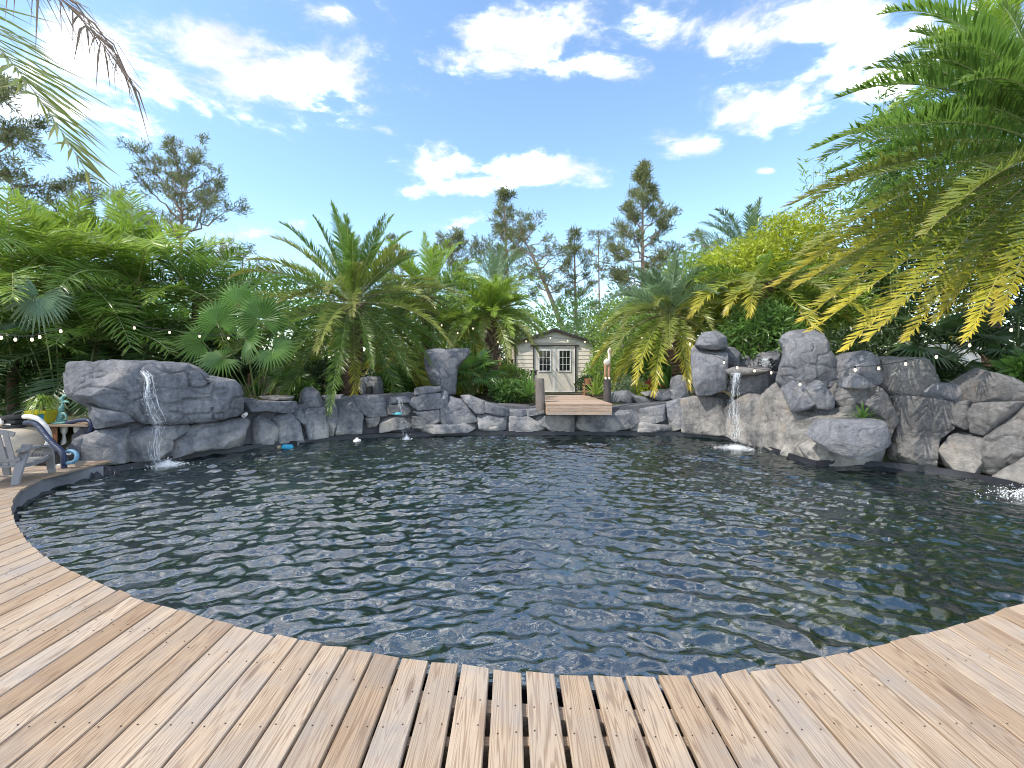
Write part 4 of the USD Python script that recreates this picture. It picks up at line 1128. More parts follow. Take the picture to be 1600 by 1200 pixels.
def make_filter():
    c = W(22, 735, 7.0)
    t = thing('pool_filter', 'round beige sand filter tank with a black valve head behind the chair', 'pool filter', loc=(c[0], 7.0, -.12))
    ztop = EYE - (668 - HORIZON) / FPX * 7.0 + .12
    prof = [(.26, 0), (.30, .03), (.30, .06)] + [(.40 * math.cos(a) ** .55, ztop - .30 + .30 * math.sin(a)) for a in np.linspace(0, 1.50, 12)]
    prof = [(.28, 0), (.31, .05), (.38, .12)] + prof[3:]
    part(t, 'tank', lathe(prof, 40), M['beige'], smooth=40)
    lab = part(t, 'label_plate', turn(box(0, 0, 0, .22, .012, .12, .004), loc=(.02, -.398, .22)), M['white_p'])
    v = part(t, 'valve_head', join(lathe([(.09, ztop - .02), (.13, ztop), (.13, ztop + .05), (.10, ztop + .06), (.10, ztop + .13), (.14, ztop + .14), (.14, ztop + .18), (.06, ztop + .2)], 20, (.0, 0, 0)), box(0, 0, ztop + .1, .22, .2, .07, .015)), M['black_p'], smooth=30)
    part(v, 'gauge', turn(lathe([(.04, 0), (.04, .03), (.03, .035)], 14), rx=math.pi / 2, loc=(-.07, -.11, ztop + .10)), M['white_p'], smooth=40)
    part(v, 'valve_lever', tube([(0, 0, ztop + .2), (.05, -.02, ztop + .23), (.2, -.04, ztop + .27)], [.016, .013, .011], 8), M['black_p'], smooth=True)
    part(v, 'valve_sticker', box(.02, -.108, ztop + .05, .09, .006, .045), M['white_p'])
    part(t, 'inlet_pipe', tube([(-.10, 0, ztop + .11), (-.5, .02, ztop + .11), (-.9, .05, ztop + .10)], .032, 12), M['white_p'], smooth=True)


make_filter()


def make_pump():
    c = W(78, 734, 6.75)
    t = thing('pool_pump', 'squat black pool pump beside the beige filter tank', 'pump', loc=(c[0], 6.75, -.06))
    part(t, 'motor', turn(lathe([(.10, -.17), (.135, -.15)] + [(.135 + .008 * (i % 2), -.14 + i * .024) for i in range(12)] + [(.12, .16), (.05, .17)], 26), ry=math.pi / 2, loc=(-.02, 0, .17)), M['black_p'], smooth=35)
    part(t, 'strainer', lathe([(.08, .06), (.09, .2), (.105, .22), (.105, .27), (.06, .29)], 20, (.13, -.02, 0)), M['black_p'], smooth=35)
    part(t, 'base', box(0, 0, .03, .36, .22, .05, .01), M['black_p'], smooth=30)
    part(t, 'white_union', turn(lathe([(.028, 0), (.036, .01), (.036, .05), (.028, .06), (.03, .13), (.036, .14), (.036, .17)], 14), ry=math.pi / 2, loc=(.17, -.05, .24)), M['white_p'], smooth=40)
    part(t, 'drain_cap', turn(lathe([(.022, 0), (.022, .05), (.015, .06)], 12), ry=math.pi / 2, loc=(.17, -.07, .06)), M['white_p'], smooth=40)


make_pump()
h1 = top('hose', ribbed([W(38, 651, 6.95), W(52, 652, 6.9), W(63, 658, 6.85), W(74, 672, 6.8), W(77, 685, 6.82), W(72, 700, 6.85), W(70, 716, 6.9)], .035), M['white_p'], 'thick white hose arching down from the filter valve', 'hose', smooth=True)
h2 = top('hose', ribbed([W(40, 661, 6.8), W(53, 661, 6.72), W(62, 668, 6.66), W(73, 682, 6.6), W(87, 697, 6.55), W(97, 707, 6.52), W(100, 720, 6.5), W(100, 731, 6.5)], .036), M['blue_hose'], 'navy blue hose running down from the filter valve beside the pump', 'hose', smooth=True)
h3 = top('hose', ribbed([W(100, 724, 6.52), W(110, 723, 6.5), W(118, 719, 6.5), W(120, 712, 6.52), W(116, 706, 6.55), W(106, 705.5, 6.6)], .026), M['lblue_hose'], 'short pale blue hose looped by the pump fitting', 'hose', smooth=True)
h4 = top('hose', ribbed([W(105, 661, 7.3), W(118, 658, 7.25), W(133, 656, 7.2), W(141, 660, 7.15), W(143, 668, 7.15), W(140, 673, 7.2), W(136, 690, 7.3)], .030), M['blue_hose'], 'dark blue hose curling over the right end of the table', 'hose', smooth=True)


def make_table():
    Y0, Y1 = 7.15, 7.75
    z = EYE - (664 - HORIZON) / FPX * 7.15
    xa, xb = -9.0, (137 - 800) / FPX * 7.15
    t = thing('side_table', 'low weathered wooden table holding the painted pot and the dolphin statue', 'table')
    for k in range(4):
        m = box(0, 0, 0, xb - xa - .02 * k, .145, .03, .004)
        part(t, 'plank', m, M['table'], loc=((xa + xb) / 2, Y0 + .075 + k * .15, z - .015), prim={'tone': np.full(len(m[0]), .25 * k)})
    for px in (63, 73, 85):
        m = box(0, 0, 0, .09 if px != 73 else .1, .025, z + .06, .004)
        part(t, 'upright_board', m, M['cabinet'], loc=((px - 800) / FPX * 7.22, 7.22, (z - .03) / 2 - .06), prim={'tone': np.full(len(m[0]), (px % 7) / 7)})
    for px in (100, 121):
        h = z - .03
        pr = [(.05, 0), (.05, .03), (.025, .06), (.022, h * .25), (.048, h * .45), (.025, h * .62), (.022, h * .75), (.045, h * .85), (.05, h - .02), (.05, h)]
        part(t, 'turned_leg', lathe(pr, 16, ((px - 800) / FPX * 7.35, 7.35, -.03)), M['white_trim'], smooth=40)


make_table()
TABLE_Z = EYE - (664 - HORIZON) / FPX * 7.15


def make_pot():
    Y = 7.3
    c = W(66.5, 664, Y)
    t = thing('flower_pot', 'square yellow pot with a turquoise blot on its front, holding a shaggy grassy plant', 'pot', loc=(c[0], Y, TABLE_Z + .002), rz=8)
    h, wt, wb = .215, .19, .145
    yel = plain('yellow_glaze', (0.62, 0.52, 0.02), .35, .06, 8)
    def frust(w0, w1, z0, z1):
        v = np.array([(sx * w / 2, sy * w / 2, z) for w, z in ((w0, z0), (w1, z1)) for sx, sy in ((-1, -1), (1, -1), (1, 1), (-1, 1))])
        f = [(0, 2, 1), (0, 3, 2), (4, 5, 6), (4, 6, 7)]
        for i in range(4):
            j = (i + 1) % 4
            f += [(i, j, 4 + j), (i, 4 + j, 4 + i)]
        return v, np.array(f)
    part(t, 'bowl', frust(wb * 2 ** .5 * .95, wt * 2 ** .5 * .95, 0, h - .04), yel)
    part(t, 'rim', frust(wt * 2 ** .5 * 1.06, wt * 2 ** .5 * 1.1, h - .045, h), yel)
    # the turquoise blot: a patch standing 2 mm proud of the sloping front
    blob = np.array([(.055, .0), (.015, .03), (-.03, .035), (.0, .06), (.03, .085), (.02, .12), (.045, .165), (.118, .165), (.096, .0)])
    yy = -(wb * 2 ** .5 * .95 / 2 + (wt - wb) * 2 ** .5 * .95 / 2 * blob[:, 1] / (h - .04)) - .003
    v = np.column_stack([blob[:, 0], yy, blob[:, 1] + .002])
    cen = v.mean(0) + [0.01, 0, 0]
    v = np.vstack([v, cen])
    n = len(blob)
    part(t, 'painted_blot', (v, np.array([(i, (i + 1) % n, n) for i in range(n)])), plain('turquoise_glaze', (0.01, 0.24, 0.42), .35, .06, 8))
    soil = frust(.22, .22, h - .02, h - .012)
    part(t, 'soil', soil, M['soil'])
    rng = np.random.default_rng(4)
    V, F, A, T = [], [], [], []
    tr = tube([(0, 0, h - .02), (.0, 0, h + .06), (.01, 0, h + .13)], [.035, .028, .022], 10)
    part(t, 'stem', tr, M['boot'], smooth=True)
    for k in range(170):
        az, el, L = rng.uniform(0, 6.28), rng.uniform(.1, 1.35), rng.uniform(.22, .44)
        d = np.array([math.cos(az) * math.cos(el), math.sin(az) * math.cos(el), math.sin(el)])
        s = np.linspace(0, 1, 7)[:, None]
        p = np.array([.01, 0, h + .13]) + d * L * s * (1 - .25 * s) + np.array([0, 0, -L * .95]) * s ** 2.3 * rng.uniform(.5, 1.1)
        sd = nrm(np.cross(d, [0, 0, 1]))
        w = (.0075 * (1 - s ** 2) + .001)
        n0 = sum(len(x) for x in V)
        V.append(np.vstack([p - sd * w, p + sd * w]))
        i = np.arange(6)
        F.append(np.vstack([np.stack([i, i + 1, 7 + i + 1], 1), np.stack([i, 7 + i + 1, 7 + i], 1)]) + n0)
        A.append(np.tile(s[:, 0], 2))
        T.append(np.full(14, rng.random()))
    part(t, 'grassy_leaves', (np.vstack(V), np.vstack(F)), M['leaf_bright'], prim={'along': np.concatenate(A), 'tone': np.concatenate(T) * .7})


make_pot()
M['teal'] = plain('verdigris_bronze', (0.15, 0.32, 0.29), .5, .3, 18, .4)


def dolphin(t, name, p, size, yaw, pitch):
    s = np.linspace(0, 1, 22)
    r = np.interp(s, [0, .05, .12, .2, .35, .5, .75, .92, 1], [.014, .02, .05, .085, .115, .11, .06, .025, .02])
    c = np.column_stack([s - .3, 0 * s, -.18 * (s - .35) ** 2 * 2])
    v, f = tube(c, r, 14)
    fin = np.array([(.12, -.008, .09), (.12, .008, .09), (.26, 0, .09), (.25, 0, .19)])
    fl = np.array([(.66, 0, -.03), (.80, .15, -.10), (.70, 0, -.06), (.80, -.15, -.10), (.66, 0, -.05)])
    pf = [np.array([(-.02, sg * .09, -.04), (.06, sg * .09, -.05), (.10, sg * .17, -.12)]) for sg in (-1, 1)]
    m = join((v, f), (fin, np.array([(0, 2, 3), (1, 3, 2), (0, 3, 1), (0, 1, 2)])), (fl, np.array([(0, 1, 2), (0, 2, 3), (4, 2, 1), (4, 3, 2)])), *[(q, np.array([(0, 1, 2), (0, 2, 1)])) for q in pf])
    m = (m[0] * [-size, size, size], m[1][:, ::-1])
    return part(t, name, turn(turn(m, ry=-pitch), rz=yaw, loc=p), M['teal'], smooth=True)


def make_dolphins():
    Y = 7.35
    u = Y / FPX
    c = W(98, 663, Y)
    t = thing('dolphin_statue', 'green bronze statue of two leaping dolphins on the table by the big boulder', 'statue', loc=(c[0], Y, TABLE_Z + .004))
    px = lambda x, y, d=0: np.array([(x - 98) * u, d, (663 - y) * u])
    dolphin(t, 'dolphin', px(103, 620.5), 18 * u, -.15, .12)
    dolphin(t, 'dolphin', px(104, 630), 19 * u, -.1, -.05)
    part(t, 'wave_stem', tube(spline([px(97, 662), px(93, 650), px(97, 638), px(96, 624)], 30), (3.2 + 1.3 * np.sin(np.linspace(0, 14, 30))) * u * np.linspace(1.25, .6, 30), 12), M['teal'], smooth=True)
    part(t, 'curl', tube(spline([px(98, 656, -.03), px(103, 648, -.03), px(107, 654, -.03), px(102, 658, -.03)], 20), np.linspace(2.6, 1.2, 20) * u, 10), M['teal'], smooth=True)
    part(t, 'base', lathe([(12 * u, 0), (13 * u, .01), (11 * u, .025), (6 * u, .035)], 20), M['teal'], smooth=40)


make_dolphins()


def make_chair():
    # a low moulded armchair seen from behind and to its right
    t = thing('plastic_chair', 'low grey moulded plastic armchair on the deck beside the filter', 'chair', loc=(-6.43, 5.75, 0.0), rz=15)
    g = M['grey_p']
    hw = .235
    def strap(pts, wid, th, axis=(1, 0, 0)):
        p = spline(pts, 22)
        tn = nrm(np.gradient(p, axis=0))
        sd = nrm(np.broadcast_to(np.array(axis, float), p.shape) - tn * (tn @ np.array(axis, float))[:, None])
        up = np.cross(sd, tn)
        n = len(p)
        w2 = (np.interp(np.linspace(0, 1, n), np.linspace(0, 1, len(np.atleast_1d(wid))), np.atleast_1d(wid)) / 2)[:, None]
        v = np.vstack([p - sd * w2 - up * th / 2, p + sd * w2 - up * th / 2, p + sd * w2 + up * th / 2, p - sd * w2 + up * th / 2])
        f = []
        for a in range(4):
            b = (a + 1) % 4
            for i in range(n - 1):
                f += [(a * n + i, a * n + i + 1, b * n + i + 1), (a * n + i, b * n + i + 1, b * n + i)]
        f += [(0, n, 2 * n), (0, 2 * n, 3 * n), (n - 1, 3 * n - 1, 2 * n - 1), (n - 1, 4 * n - 1, 3 * n - 1)]
        return v, np.array(f)
    for s in (-1, 1):
        part(t, 'rear_leg', strap([(s * hw, .02, .46), (s * hw, -.08, .27), (s * (hw + .01), -.17, .08), (s * (hw + .015), -.20, 0)], [.10, .095, .085, .075], .034), g, smooth=35)
        part(t, 'front_leg', strap([(s * hw, .30, .385), (s * hw, .38, .33), (s * (hw + .005), .415, .18), (s * (hw + .01), .45, 0)], [.11, .10, .085, .07], .032), g, smooth=35)
        part(t, 'armrest', strap([(s * hw, -.10, .40), (s * hw, .05, .415), (s * hw, .20, .41), (s * hw, .335, .375)], [.09, .12, .12, .10], .026), g, smooth=35)
        part(t, 'side_rail', strap([(s * hw, -.1, .22), (s * hw, .15, .20), (s * hw, .40, .235)], .05, .02, (0, 0, 1)), g, smooth=35)
    part(t, 'seat', strap([(0, -.10, .215), (0, .1, .21), (0, .3, .235), (0, .40, .225)], .44, .018), g, smooth=35)
    bk = [(0, -.09, .23), (0, -.14, .40), (0, -.19, .55), (0, -.22, .66)]
    for x in (-.165, -.085, 0, .085, .165):
        part(t, 'back_slat', strap([(x, y, z) for _, y, z in bk], .055, .014), g, smooth=35)
    part(t, 'back_rail', strap([(-.24, -.20, .62), (-.1, -.215, .665), (.1, -.215, .665), (.24, -.20, .62)], .06, .024, (0, -.2, 1)), g, smooth=35)
    part(t, 'lower_back_rail', strap([(-.235, -.10, .30), (0, -.11, .30), (.235, -.10, .30)], .05, .022, (0, 0, 1)), g, smooth=35)


make_chair()

# ------------------------------------------------------------------ floating things
def float_thing():
    c = W(451, 698, 9.0)
    t = thing('pool_float', 'small turquoise float bobbing at the dark skimmer mouth in the far wall', 'float', loc=(c[0], 8.95, WATER_Z))
    q = trimesh.creation.capsule(height=.12, radius=.055, count=[10, 14])
    part(t, 'body', turn((np.array(q.vertices), np.array(q.faces)), ry=math.pi / 2, loc=(0, 0, .03)), plain('turquoise_plastic', (0.02, 0.33, 0.5), .35), smooth=True)
    part(t, 'cap', turn(lathe([(.03, 0), (.03, .06), (.02, .07)], 12), ry=-math.pi / 2, loc=(-.13, 0, .03)), plain('tan_plastic', (0.4, 0.33, 0.2), .5), smooth=40)
    c = W(558, 690, 9.75)
    t = thing('chlorine_float', 'small white floating dispenser near the far wall', 'float', loc=(c[0], c[1], WATER_Z))
    part(t, 'disc', lathe([(.03, -.04), (.07, -.02), (.085, .01), (.075, .035), (.03, .045)], 18), M['white_p'], smooth=40)
    part(t, 'lid', lathe([(.03, .045), (.032, .07), (.02, .078)], 14), M['white_p'], smooth=40)
    c = W(622, 647, 9.9)
    t = thing('turtle_figure', 'tiny turquoise turtle figure on a stone of the little cascade', 'figurine', loc=c)
    q = trimesh.creation.icosphere(2)
    v = np.array(q.vertices) * [.085, .06, .045]
    v[:, 2] = np.maximum(v[:, 2], -.01)
    part(t, 'shell', (v, np.array(q.faces)), plain('turquoise_ceramic', (0.08, 0.36, 0.40), .3), smooth=True)
    part(t, 'head', (np.array(q.vertices) * .022 + [-.10, -.01, .005], np.array(q.faces)), plain('turquoise_ceramic_2', (0.08, 0.30, 0.34), .3), smooth=True)
    t = thing('wall_skimmer', 'square dark skimmer mouth low in the far wall above the turquoise float', 'skimmer', loc=(W(453, 690, 9.3)))
    zc = 0
    for x in (-.17, .17):
        part(t, 'side_frame', box(x, 0, -.06, .03, .06, .16, .004), M['liner_grey'])
    part(t, 'mouth', box(0, .02, -.06, .31, .03, .14), M['black_p'])
    t = thing('return_jet', 'white pipe end in a dark hole between the big boulder and the far wall', 'pipe', loc=W(385, 646.5, 8.6))
    part(t, 'pipe', turn(lathe([(.03, 0), (.036, .02), (.036, .1), (.026, .1), (.026, .03)], 14), rx=math.pi / 2 + .3, loc=(0, 0, 0)), M['white_p'], smooth=40)
    part(t, 'sleeve', turn(lathe([(.05, -.02), (.06, .06), (.03, .05)], 14), rx=math.pi / 2 + .3, loc=(-.05, .04, .01)), M['black_p'], smooth=40)


float_thing()


# a crumpled flap of liner where the deck meets the big boulder
def liner_flap():
    n, m = 34, 8
    a = np.array([W(140, 730, 6.75), W(150, 727, 6.75), W(163, 727, 6.85), W(178, 731, 6.9), W(192, 737, 7.0)])
    p = spline(a, n)
    rng = np.random.default_rng(8)
    v = []
    for j in range(m):
        s = j / (m - 1)
        q = p.copy()
        q[:, 2] = p[:, 2] * (1 - s) + (-.26) * s
        q[:, 1] += -.10 * s + .05 * np.sin(np.arange(n) * 1.1 + s * 2) * s + .02 * rng.standard_normal(n) * s
        q[:, 0] += .08 * s + .03 * np.sin(np.arange(n) * .7) * s
        v.append(q)
    idx = np.arange(n * m).reshape(m, n)
    q = np.stack([idx[:-1, :-1], idx[:-1, 1:], idx[1:, 1:], idx[1:, :-1]], -1).reshape(-1, 4)
    top('liner_flap', (np.vstack(v), np.vstack([q[:, [0, 1, 2]], q[:, [0, 2, 3]]])), M['liner'], 'crumpled loose flap of black liner between the deck end and the big boulder', 'liner', smooth=40)


liner_flap()


# ------------------------------------------------------------------ string lights
M['bulb'] = mat('lit_bulb', {'p': ('principled_bsdf', dict(base_color=(0.9, 0.8, 0.6), roughness=0.2, emission_color=(1.0, 0.80, 0.52), emission_strength=0.8))}, [])
M['wire'] = plain('black_wire', (.02, .02, .02), .5)


def string(label, pts):
    """pts: (px, py, Y) of the bulbs in order; the wire sags a little between them."""
    P = [W(*p) for p in pts]
    t = thing('string_light', label, 'string light')
    w = [P[0] + [0, 0, .05]]
    for a, b in zip(P[:-1], P[1:]):
        for s in (.25, .5, .75):
            w.append(a + (b - a) * s + [0, 0, .05 - .25 * np.linalg.norm(b - a) * s * (1 - s) * .5])
        w.append(b + [0, 0, .05])
    part(t, 'wire', tube(np.array(w), .005, 5), M['wire'], smooth=True)
    for p in P:
        b = part(t, 'bulb', lathe([(.003, -.034), (.013, -.029), (.019, -.013), (.017, .004), (.011, .02)], 10, p), M['bulb'], smooth=True)
        part(b, 'socket', lathe([(.013, .02), (.014, .05), (.006, .055)], 8, p), M['wire'], smooth=40)


string('string of warm bulbs before the leftmost palms', [(-30, 522, 6.6), (2, 527, 6.7), (24, 530, 6.8), (50, 530, 6.9), (62, 526, 7.0), (95, 517, 7.2)])
string('string of warm bulbs before the fan palms left of the short palm', [(210, 512, 8.6), (265, 519, 8.8), (312, 525, 9.0), (357, 528, 9.2), (435, 526, 9.6)])
string('string of warm bulbs crossing the front gable of the shed', [(690, 508, 12.5), (715, 520, 12.6), (739, 513, 12.7), (778, 534, 13), (822, 533, 13.4), (860, 528, 13.6), (887, 532, 13.8), (914, 534, 14), (1003, 528, 12), (1078, 536, 10.9)])
string('string of warm bulbs looping over the right-hand waterfall ledge', [(1078, 537, 9.6), (1131, 566, 9.3), (1152, 574, 9.0), (1179, 579, 8.9), (1205, 582, 8.7), (1250, 600, 7.7), (1336, 577, 7.25), (1373, 575, 7.2), (1415, 568, 7.1), (1463, 557, 7.0), (1515, 539, 6.9), (1580, 515, 6.8), (1640, 500, 6.7)])

# ------------------------------------------------------------------ palm fronds
def bezier(P, n):
    t = np.linspace(0, 1, n)[:, None]
    P = [np.asarray(p, float) for p in P]
    if len(P) == 3:
        return (1 - t) ** 2 * P[0] + 2 * t * (1 - t) * P[1] + t * t * P[2]
    return (1 - t) ** 3 * P[0] + 3 * t * (1 - t) ** 2 * P[1] + 3 * t * t * (1 - t) * P[2] + t ** 3 * P[3]


def frond(curve, rng, n=46, leaf=.45, width=.03, bare=.14, vee=.45, ragged=.15, droop=.12, roll=0.0, rib=.014, tone=None, ang=(1.15, .45), tipfrac=.35):
    """A feather frond along the curve: rib and leaflets in two ranks. Returns mesh and its primvars."""
    P = spline(curve, 40) if len(curve) != 40 else curve
    ln = np.r_[0, np.cumsum(np.linalg.norm(np.diff(P, axis=0), axis=1))]
    ln /= ln[-1]
    T = nrm(np.gradient(P, axis=0))
    up = np.array([0, 0, 1.0])
    S = np.cross(T, up + .02)
    weak = np.linalg.norm(S, axis=1, keepdims=True)
    h = nrm(np.cross(nrm(P[-1] - P[0])[None], up)[0] + 1e-6)
    S = nrm(S + h * np.maximum(0, .4 - weak) * np.sign(S @ h + 1e-9)[:, None] + h * 1e-3)
    N = np.cross(S, T)
    S, N = S * math.cos(roll) + N * math.sin(roll), N * math.cos(roll) - S * math.sin(roll)
    s = np.linspace(bare, 1.0, n) + rng.normal(0, .25 / n, n)
    s = np.clip(s, bare * .8, 1)
    s = np.tile(s, 2)
    sg = np.repeat([-1.0, 1.0], n)
    m = 2 * n
    I = lambda A: np.stack([np.interp(s, ln, A[:, k]) for k in range(3)], 1)
    b, t, sd, nn = I(P), nrm(I(T)), nrm(I(S)), nrm(I(N))
    q = (s - bare) / (1 - bare)
    prof = np.clip(.35 + 1.6 * q, 0, 1) * np.clip(tipfrac + (1 - q) * 1.6, 0, 1)
    L = leaf * prof * (1 + rng.normal(0, ragged, m))
    a = ang[0] + (ang[1] - ang[0]) * q + rng.normal(0, .10 + ragged * .3, m)
    e = vee + rng.normal(0, .16 + ragged * .5, m)
    d = t * np.cos(a)[:, None] + (sd * (sg * np.cos(e))[:, None] + nn * np.sin(e)[:, None]) * np.sin(a)[:, None]
    wv = nrm(t - d * np.sum(t * d, 1, keepdims=True) + nn * rng.normal(0, .25, m)[:, None])
    w = width * (.55 + .45 * prof) * rng.uniform(.75, 1.2, m) / 2
    mid = b + d * (L * .5)[:, None]
    mid[:, 2] -= droop * L * .2
    tip = b + d * L[:, None]
    tip[:, 2] -= droop * L * rng.uniform(.5, 1.6, m)
    V = np.stack([b - wv * w[:, None] * .5, b + wv * w[:, None] * .5, mid + wv * w[:, None], mid - wv * w[:, None], tip], 1).reshape(-1, 3)
    k = np.arange(m)[:, None] * 5
    F = np.concatenate([k + [0, 1, 2], k + [0, 2, 3], k + [3, 2, 4]], 1).reshape(-1, 3)
    al = np.clip(.14 + .60 * q, 0, 1)
    A = np.stack([al, al, al + .08, al + .08, np.minimum(1, al + .26)], 1).ravel()
    rv, rf = tube(P[::3], rib * np.linspace(1, .18, len(P[::3])), 4, caps=False)
    v, f = np.vstack([V, rv]), np.vstack([F, rf + len(V)])
    A = np.r_[A, np.full(len(rv), .02)]
    tn = rng.random() if tone is None else tone
    tv = np.r_[np.repeat(np.clip(tn + rng.normal(0, .16, m), 0, 1), 5), np.full(len(rv), tn)]
    return (v, f), {'along': A, 'tone': tv}


def crown_curve(C, az, el, L, dr, rng=None):
    d = np.array([math.cos(az) * math.cos(el), math.sin(az) * math.cos(el), math.sin(el)])
    h = np.array([d[0], d[1], 0])
    P1 = C + d * L * .42
    P2 = C + d * L * .80 - np.array([0, 0, L * dr * .30])
    P3 = C + d * L * .98 + h * L * .05 - np.array([0, 0, L * dr])
    return bezier([C, P1, P2, P3], 40)


def trunk(t, base, crown, r0, r1, mt='palm_bark', bend=0.0, rings=1.0, boots=0, seed=0):
    rng = np.random.default_rng(seed)
    base, crown = np.asarray(base, float), np.asarray(crown, float)
    n = 44
    s = np.linspace(0, 1, n)
    p = base + (crown - base) * s[:, None] + np.array([1, .3, 0]) * (bend * np.sin(s * math.pi))[:, None]
    r = r0 + (r1 - r0) * s + .10 * r0 * (np.arange(n) % 2) * rings
    r[0] *= 1.2
    v, f = tube(p, r, 16)
    v += (meshkit.fbm(v * 9, 2, seed) - .5)[:, None] * .035
    part(t, 'trunk', (v, f), M[mt], smooth=30)
    if boots:
        Ms = []
        for k in range(boots):
            z = rng.uniform(.45, 1.0) if boots > 30 else rng.uniform(.75, 1)
            c = base + (crown - base) * z + np.array([1, .3, 0]) * bend * math.sin(z * math.pi)
            az = k * 2.399
            d = np.array([math.cos(az), math.sin(az), rng.uniform(.5, 1.5)])
            rr = r0 + (r1 - r0) * z
            a = c + np.array([math.cos(az), math.sin(az), 0]) * rr * .7
            Ms.append(tube([a, a + nrm(d) * .09, a + nrm(d) * rng.uniform(.14, .30)], [.045, .035, .012], 5))
        part(t, 'leaf_base', join(*Ms), M['boot'], kind='stuff', smooth=30)


def palm(name, label, C, base, n, L, els, seed, mats, group=None, drs=(.15, .75), leaf=.42, width=.03, nl=46, r=(.17, .14), bend=0.0, azr=None, boots=26, vee=.45, rag=.15, lfun=None, droop=.12, extra=None, ang=(1.15, .45), rib=.014, rings=1.0, azskip=None):
    """els: (steepest, lowest) elevation; mats: [(until, material)] from the youngest, most upright frond to the oldest."""
    t = thing(name, label, 'palm', group)
    C, base = np.asarray(C, float), np.asarray(base, float)
    rng = np.random.default_rng(seed)
    if r:
        trunk(t, base, C - [0, 0, .06], r[0], r[1], bend=bend, boots=boots, seed=seed, rings=rings)
    for i in range(n):
        q = (i + .5) / n
        az = (i * 2.39996 + rng.normal(0, .15) + seed) if azr is None else rng.uniform(*azr)
        if azskip and azskip(az % (2 * math.pi), q):
            continue
        el = els[0] + (els[1] - els[0]) * q ** .85 + rng.normal(0, .09)
        ll = L * rng.uniform(.86, 1.08) * (.90 + .10 * min(1, q * 3))
        if lfun:
            ll *= lfun(az, q)
        dr = drs[0] + (drs[1] - drs[0]) * (0.25 + .75 * q) * max(.3, math.cos(el)) * rng.uniform(.75, 1.2)
        mt = next(m for u, m in mats if q <= u + rng.normal(0, .05) or u >= 1)
        m, pv = frond(crown_curve(C, az, el, ll, dr), rng, nl, leaf * ll / L, width, vee=vee, ragged=rag, roll=rng.normal(0, .22), droop=droop, ang=ang, rib=rib)
        part(t, 'frond', m, M[mt], prim=pv)
    for cv, mt, kw in (extra or []):
        m, pv = frond(cv, rng, kw.pop('n', nl), kw.pop('leaf', leaf), kw.pop('width', width), **{'vee': vee, 'ragged': rag, 'droop': droop, **kw})
        part(t, 'frond', m, M[mt], prim=pv)
    return t


# the short palm in the middle left
CA = W(551, 474, 11.9)
palm('date_palm', 'short stout date palm with a full round crown, left of the rock column', CA, [CA[0] - .05, 12.0, .25], 84, 2.85, (1.42, -.85), 4,
     [(.3, 'frond'), (.62, 'frond_olive'), (.86, 'frond'), (1, 'frond_yellow')], drs=(.03, .54), leaf=.37, width=.025, nl=112, vee=.6, r=(.24, .26), boots=70, rib=.016)
CB = W(767, 492, 13.6)
palm('date_palm', 'lime green umbrella-crowned palm on a bare brown trunk, just left of the shed', CB, W(765, 618, 13.6), 64, 1.62, (1.3, -.22), 7,
     [(.4, 'frond_lime'), (.85, 'frond_lime'), (1, 'frond_olive')], drs=(.12, .55), leaf=.34, width=.022, nl=86, r=(.20, .155), boots=60, bend=.06, rag=.2)
CB2 = W(668, 462, 14.6)
palm('date_palm', 'yellowish green palm crowding between the short palm and the umbrella palm', CB2, [CB2[0], 14.6, .3], 56, 2.5, (1.25, -.7), 11,
     [(.35, 'frond_lime'), (.8, 'frond'), (1, 'frond_yellow')], drs=(.1, .7), leaf=.42, nl=76, r=(.2, .17))
CB3 = W(772, 446, 19.8)
palm('date_palm', 'pale feathery palm standing behind the umbrella palm near the shed', CB3, [CB3[0], 19.8, .3], 40, 2.6, (1.3, -.3), 12, [(.5, 'frond_blue'), (1, 'frond_lime')], drs=(.1, .6), nl=44, r=(.18, .15))
CC = W(1046, 490, 12.3)
palm('date_palm', 'short leaning palm with rusty lower fronds, between the shed and the pillar rock', CC, W(1066, 606, 12.2), 66, 2.0, (1.25, -.7), 15,
     [(.4, 'frond_blue'), (.68, 'frond_olive'), (1, 'frond_yellow')], drs=(.1, .68), leaf=.36, width=.024, nl=92, vee=.55, r=(.25, .2), boots=60, bend=-.05, rag=.2)
CD = W(1168, 395, 15.5)
palm('date_palm', 'blue-green palm whose crown stands out against the sky at the right', CD, [CD[0], 15.5, .2], 38, 2.35, (1.3, -.4), 19, [(.7, 'frond_blue'), (1, 'frond')], drs=(.02, .5), leaf=.40, nl=70, r=(.2, .17))
CF = W(1195, 440, 11.7)
palm('date_palm', 'palm with long drooping yellow fronds above the pillar rock', CF, [CF[0] + .3, 11.4, .4], 34, 2.2, (.45, -.25), 23, [(.35, 'frond'), (.6, 'frond_olive'), (1, 'frond_yellow')], drs=(.15, .6), leaf=.42, nl=70, r=(.2, .17))
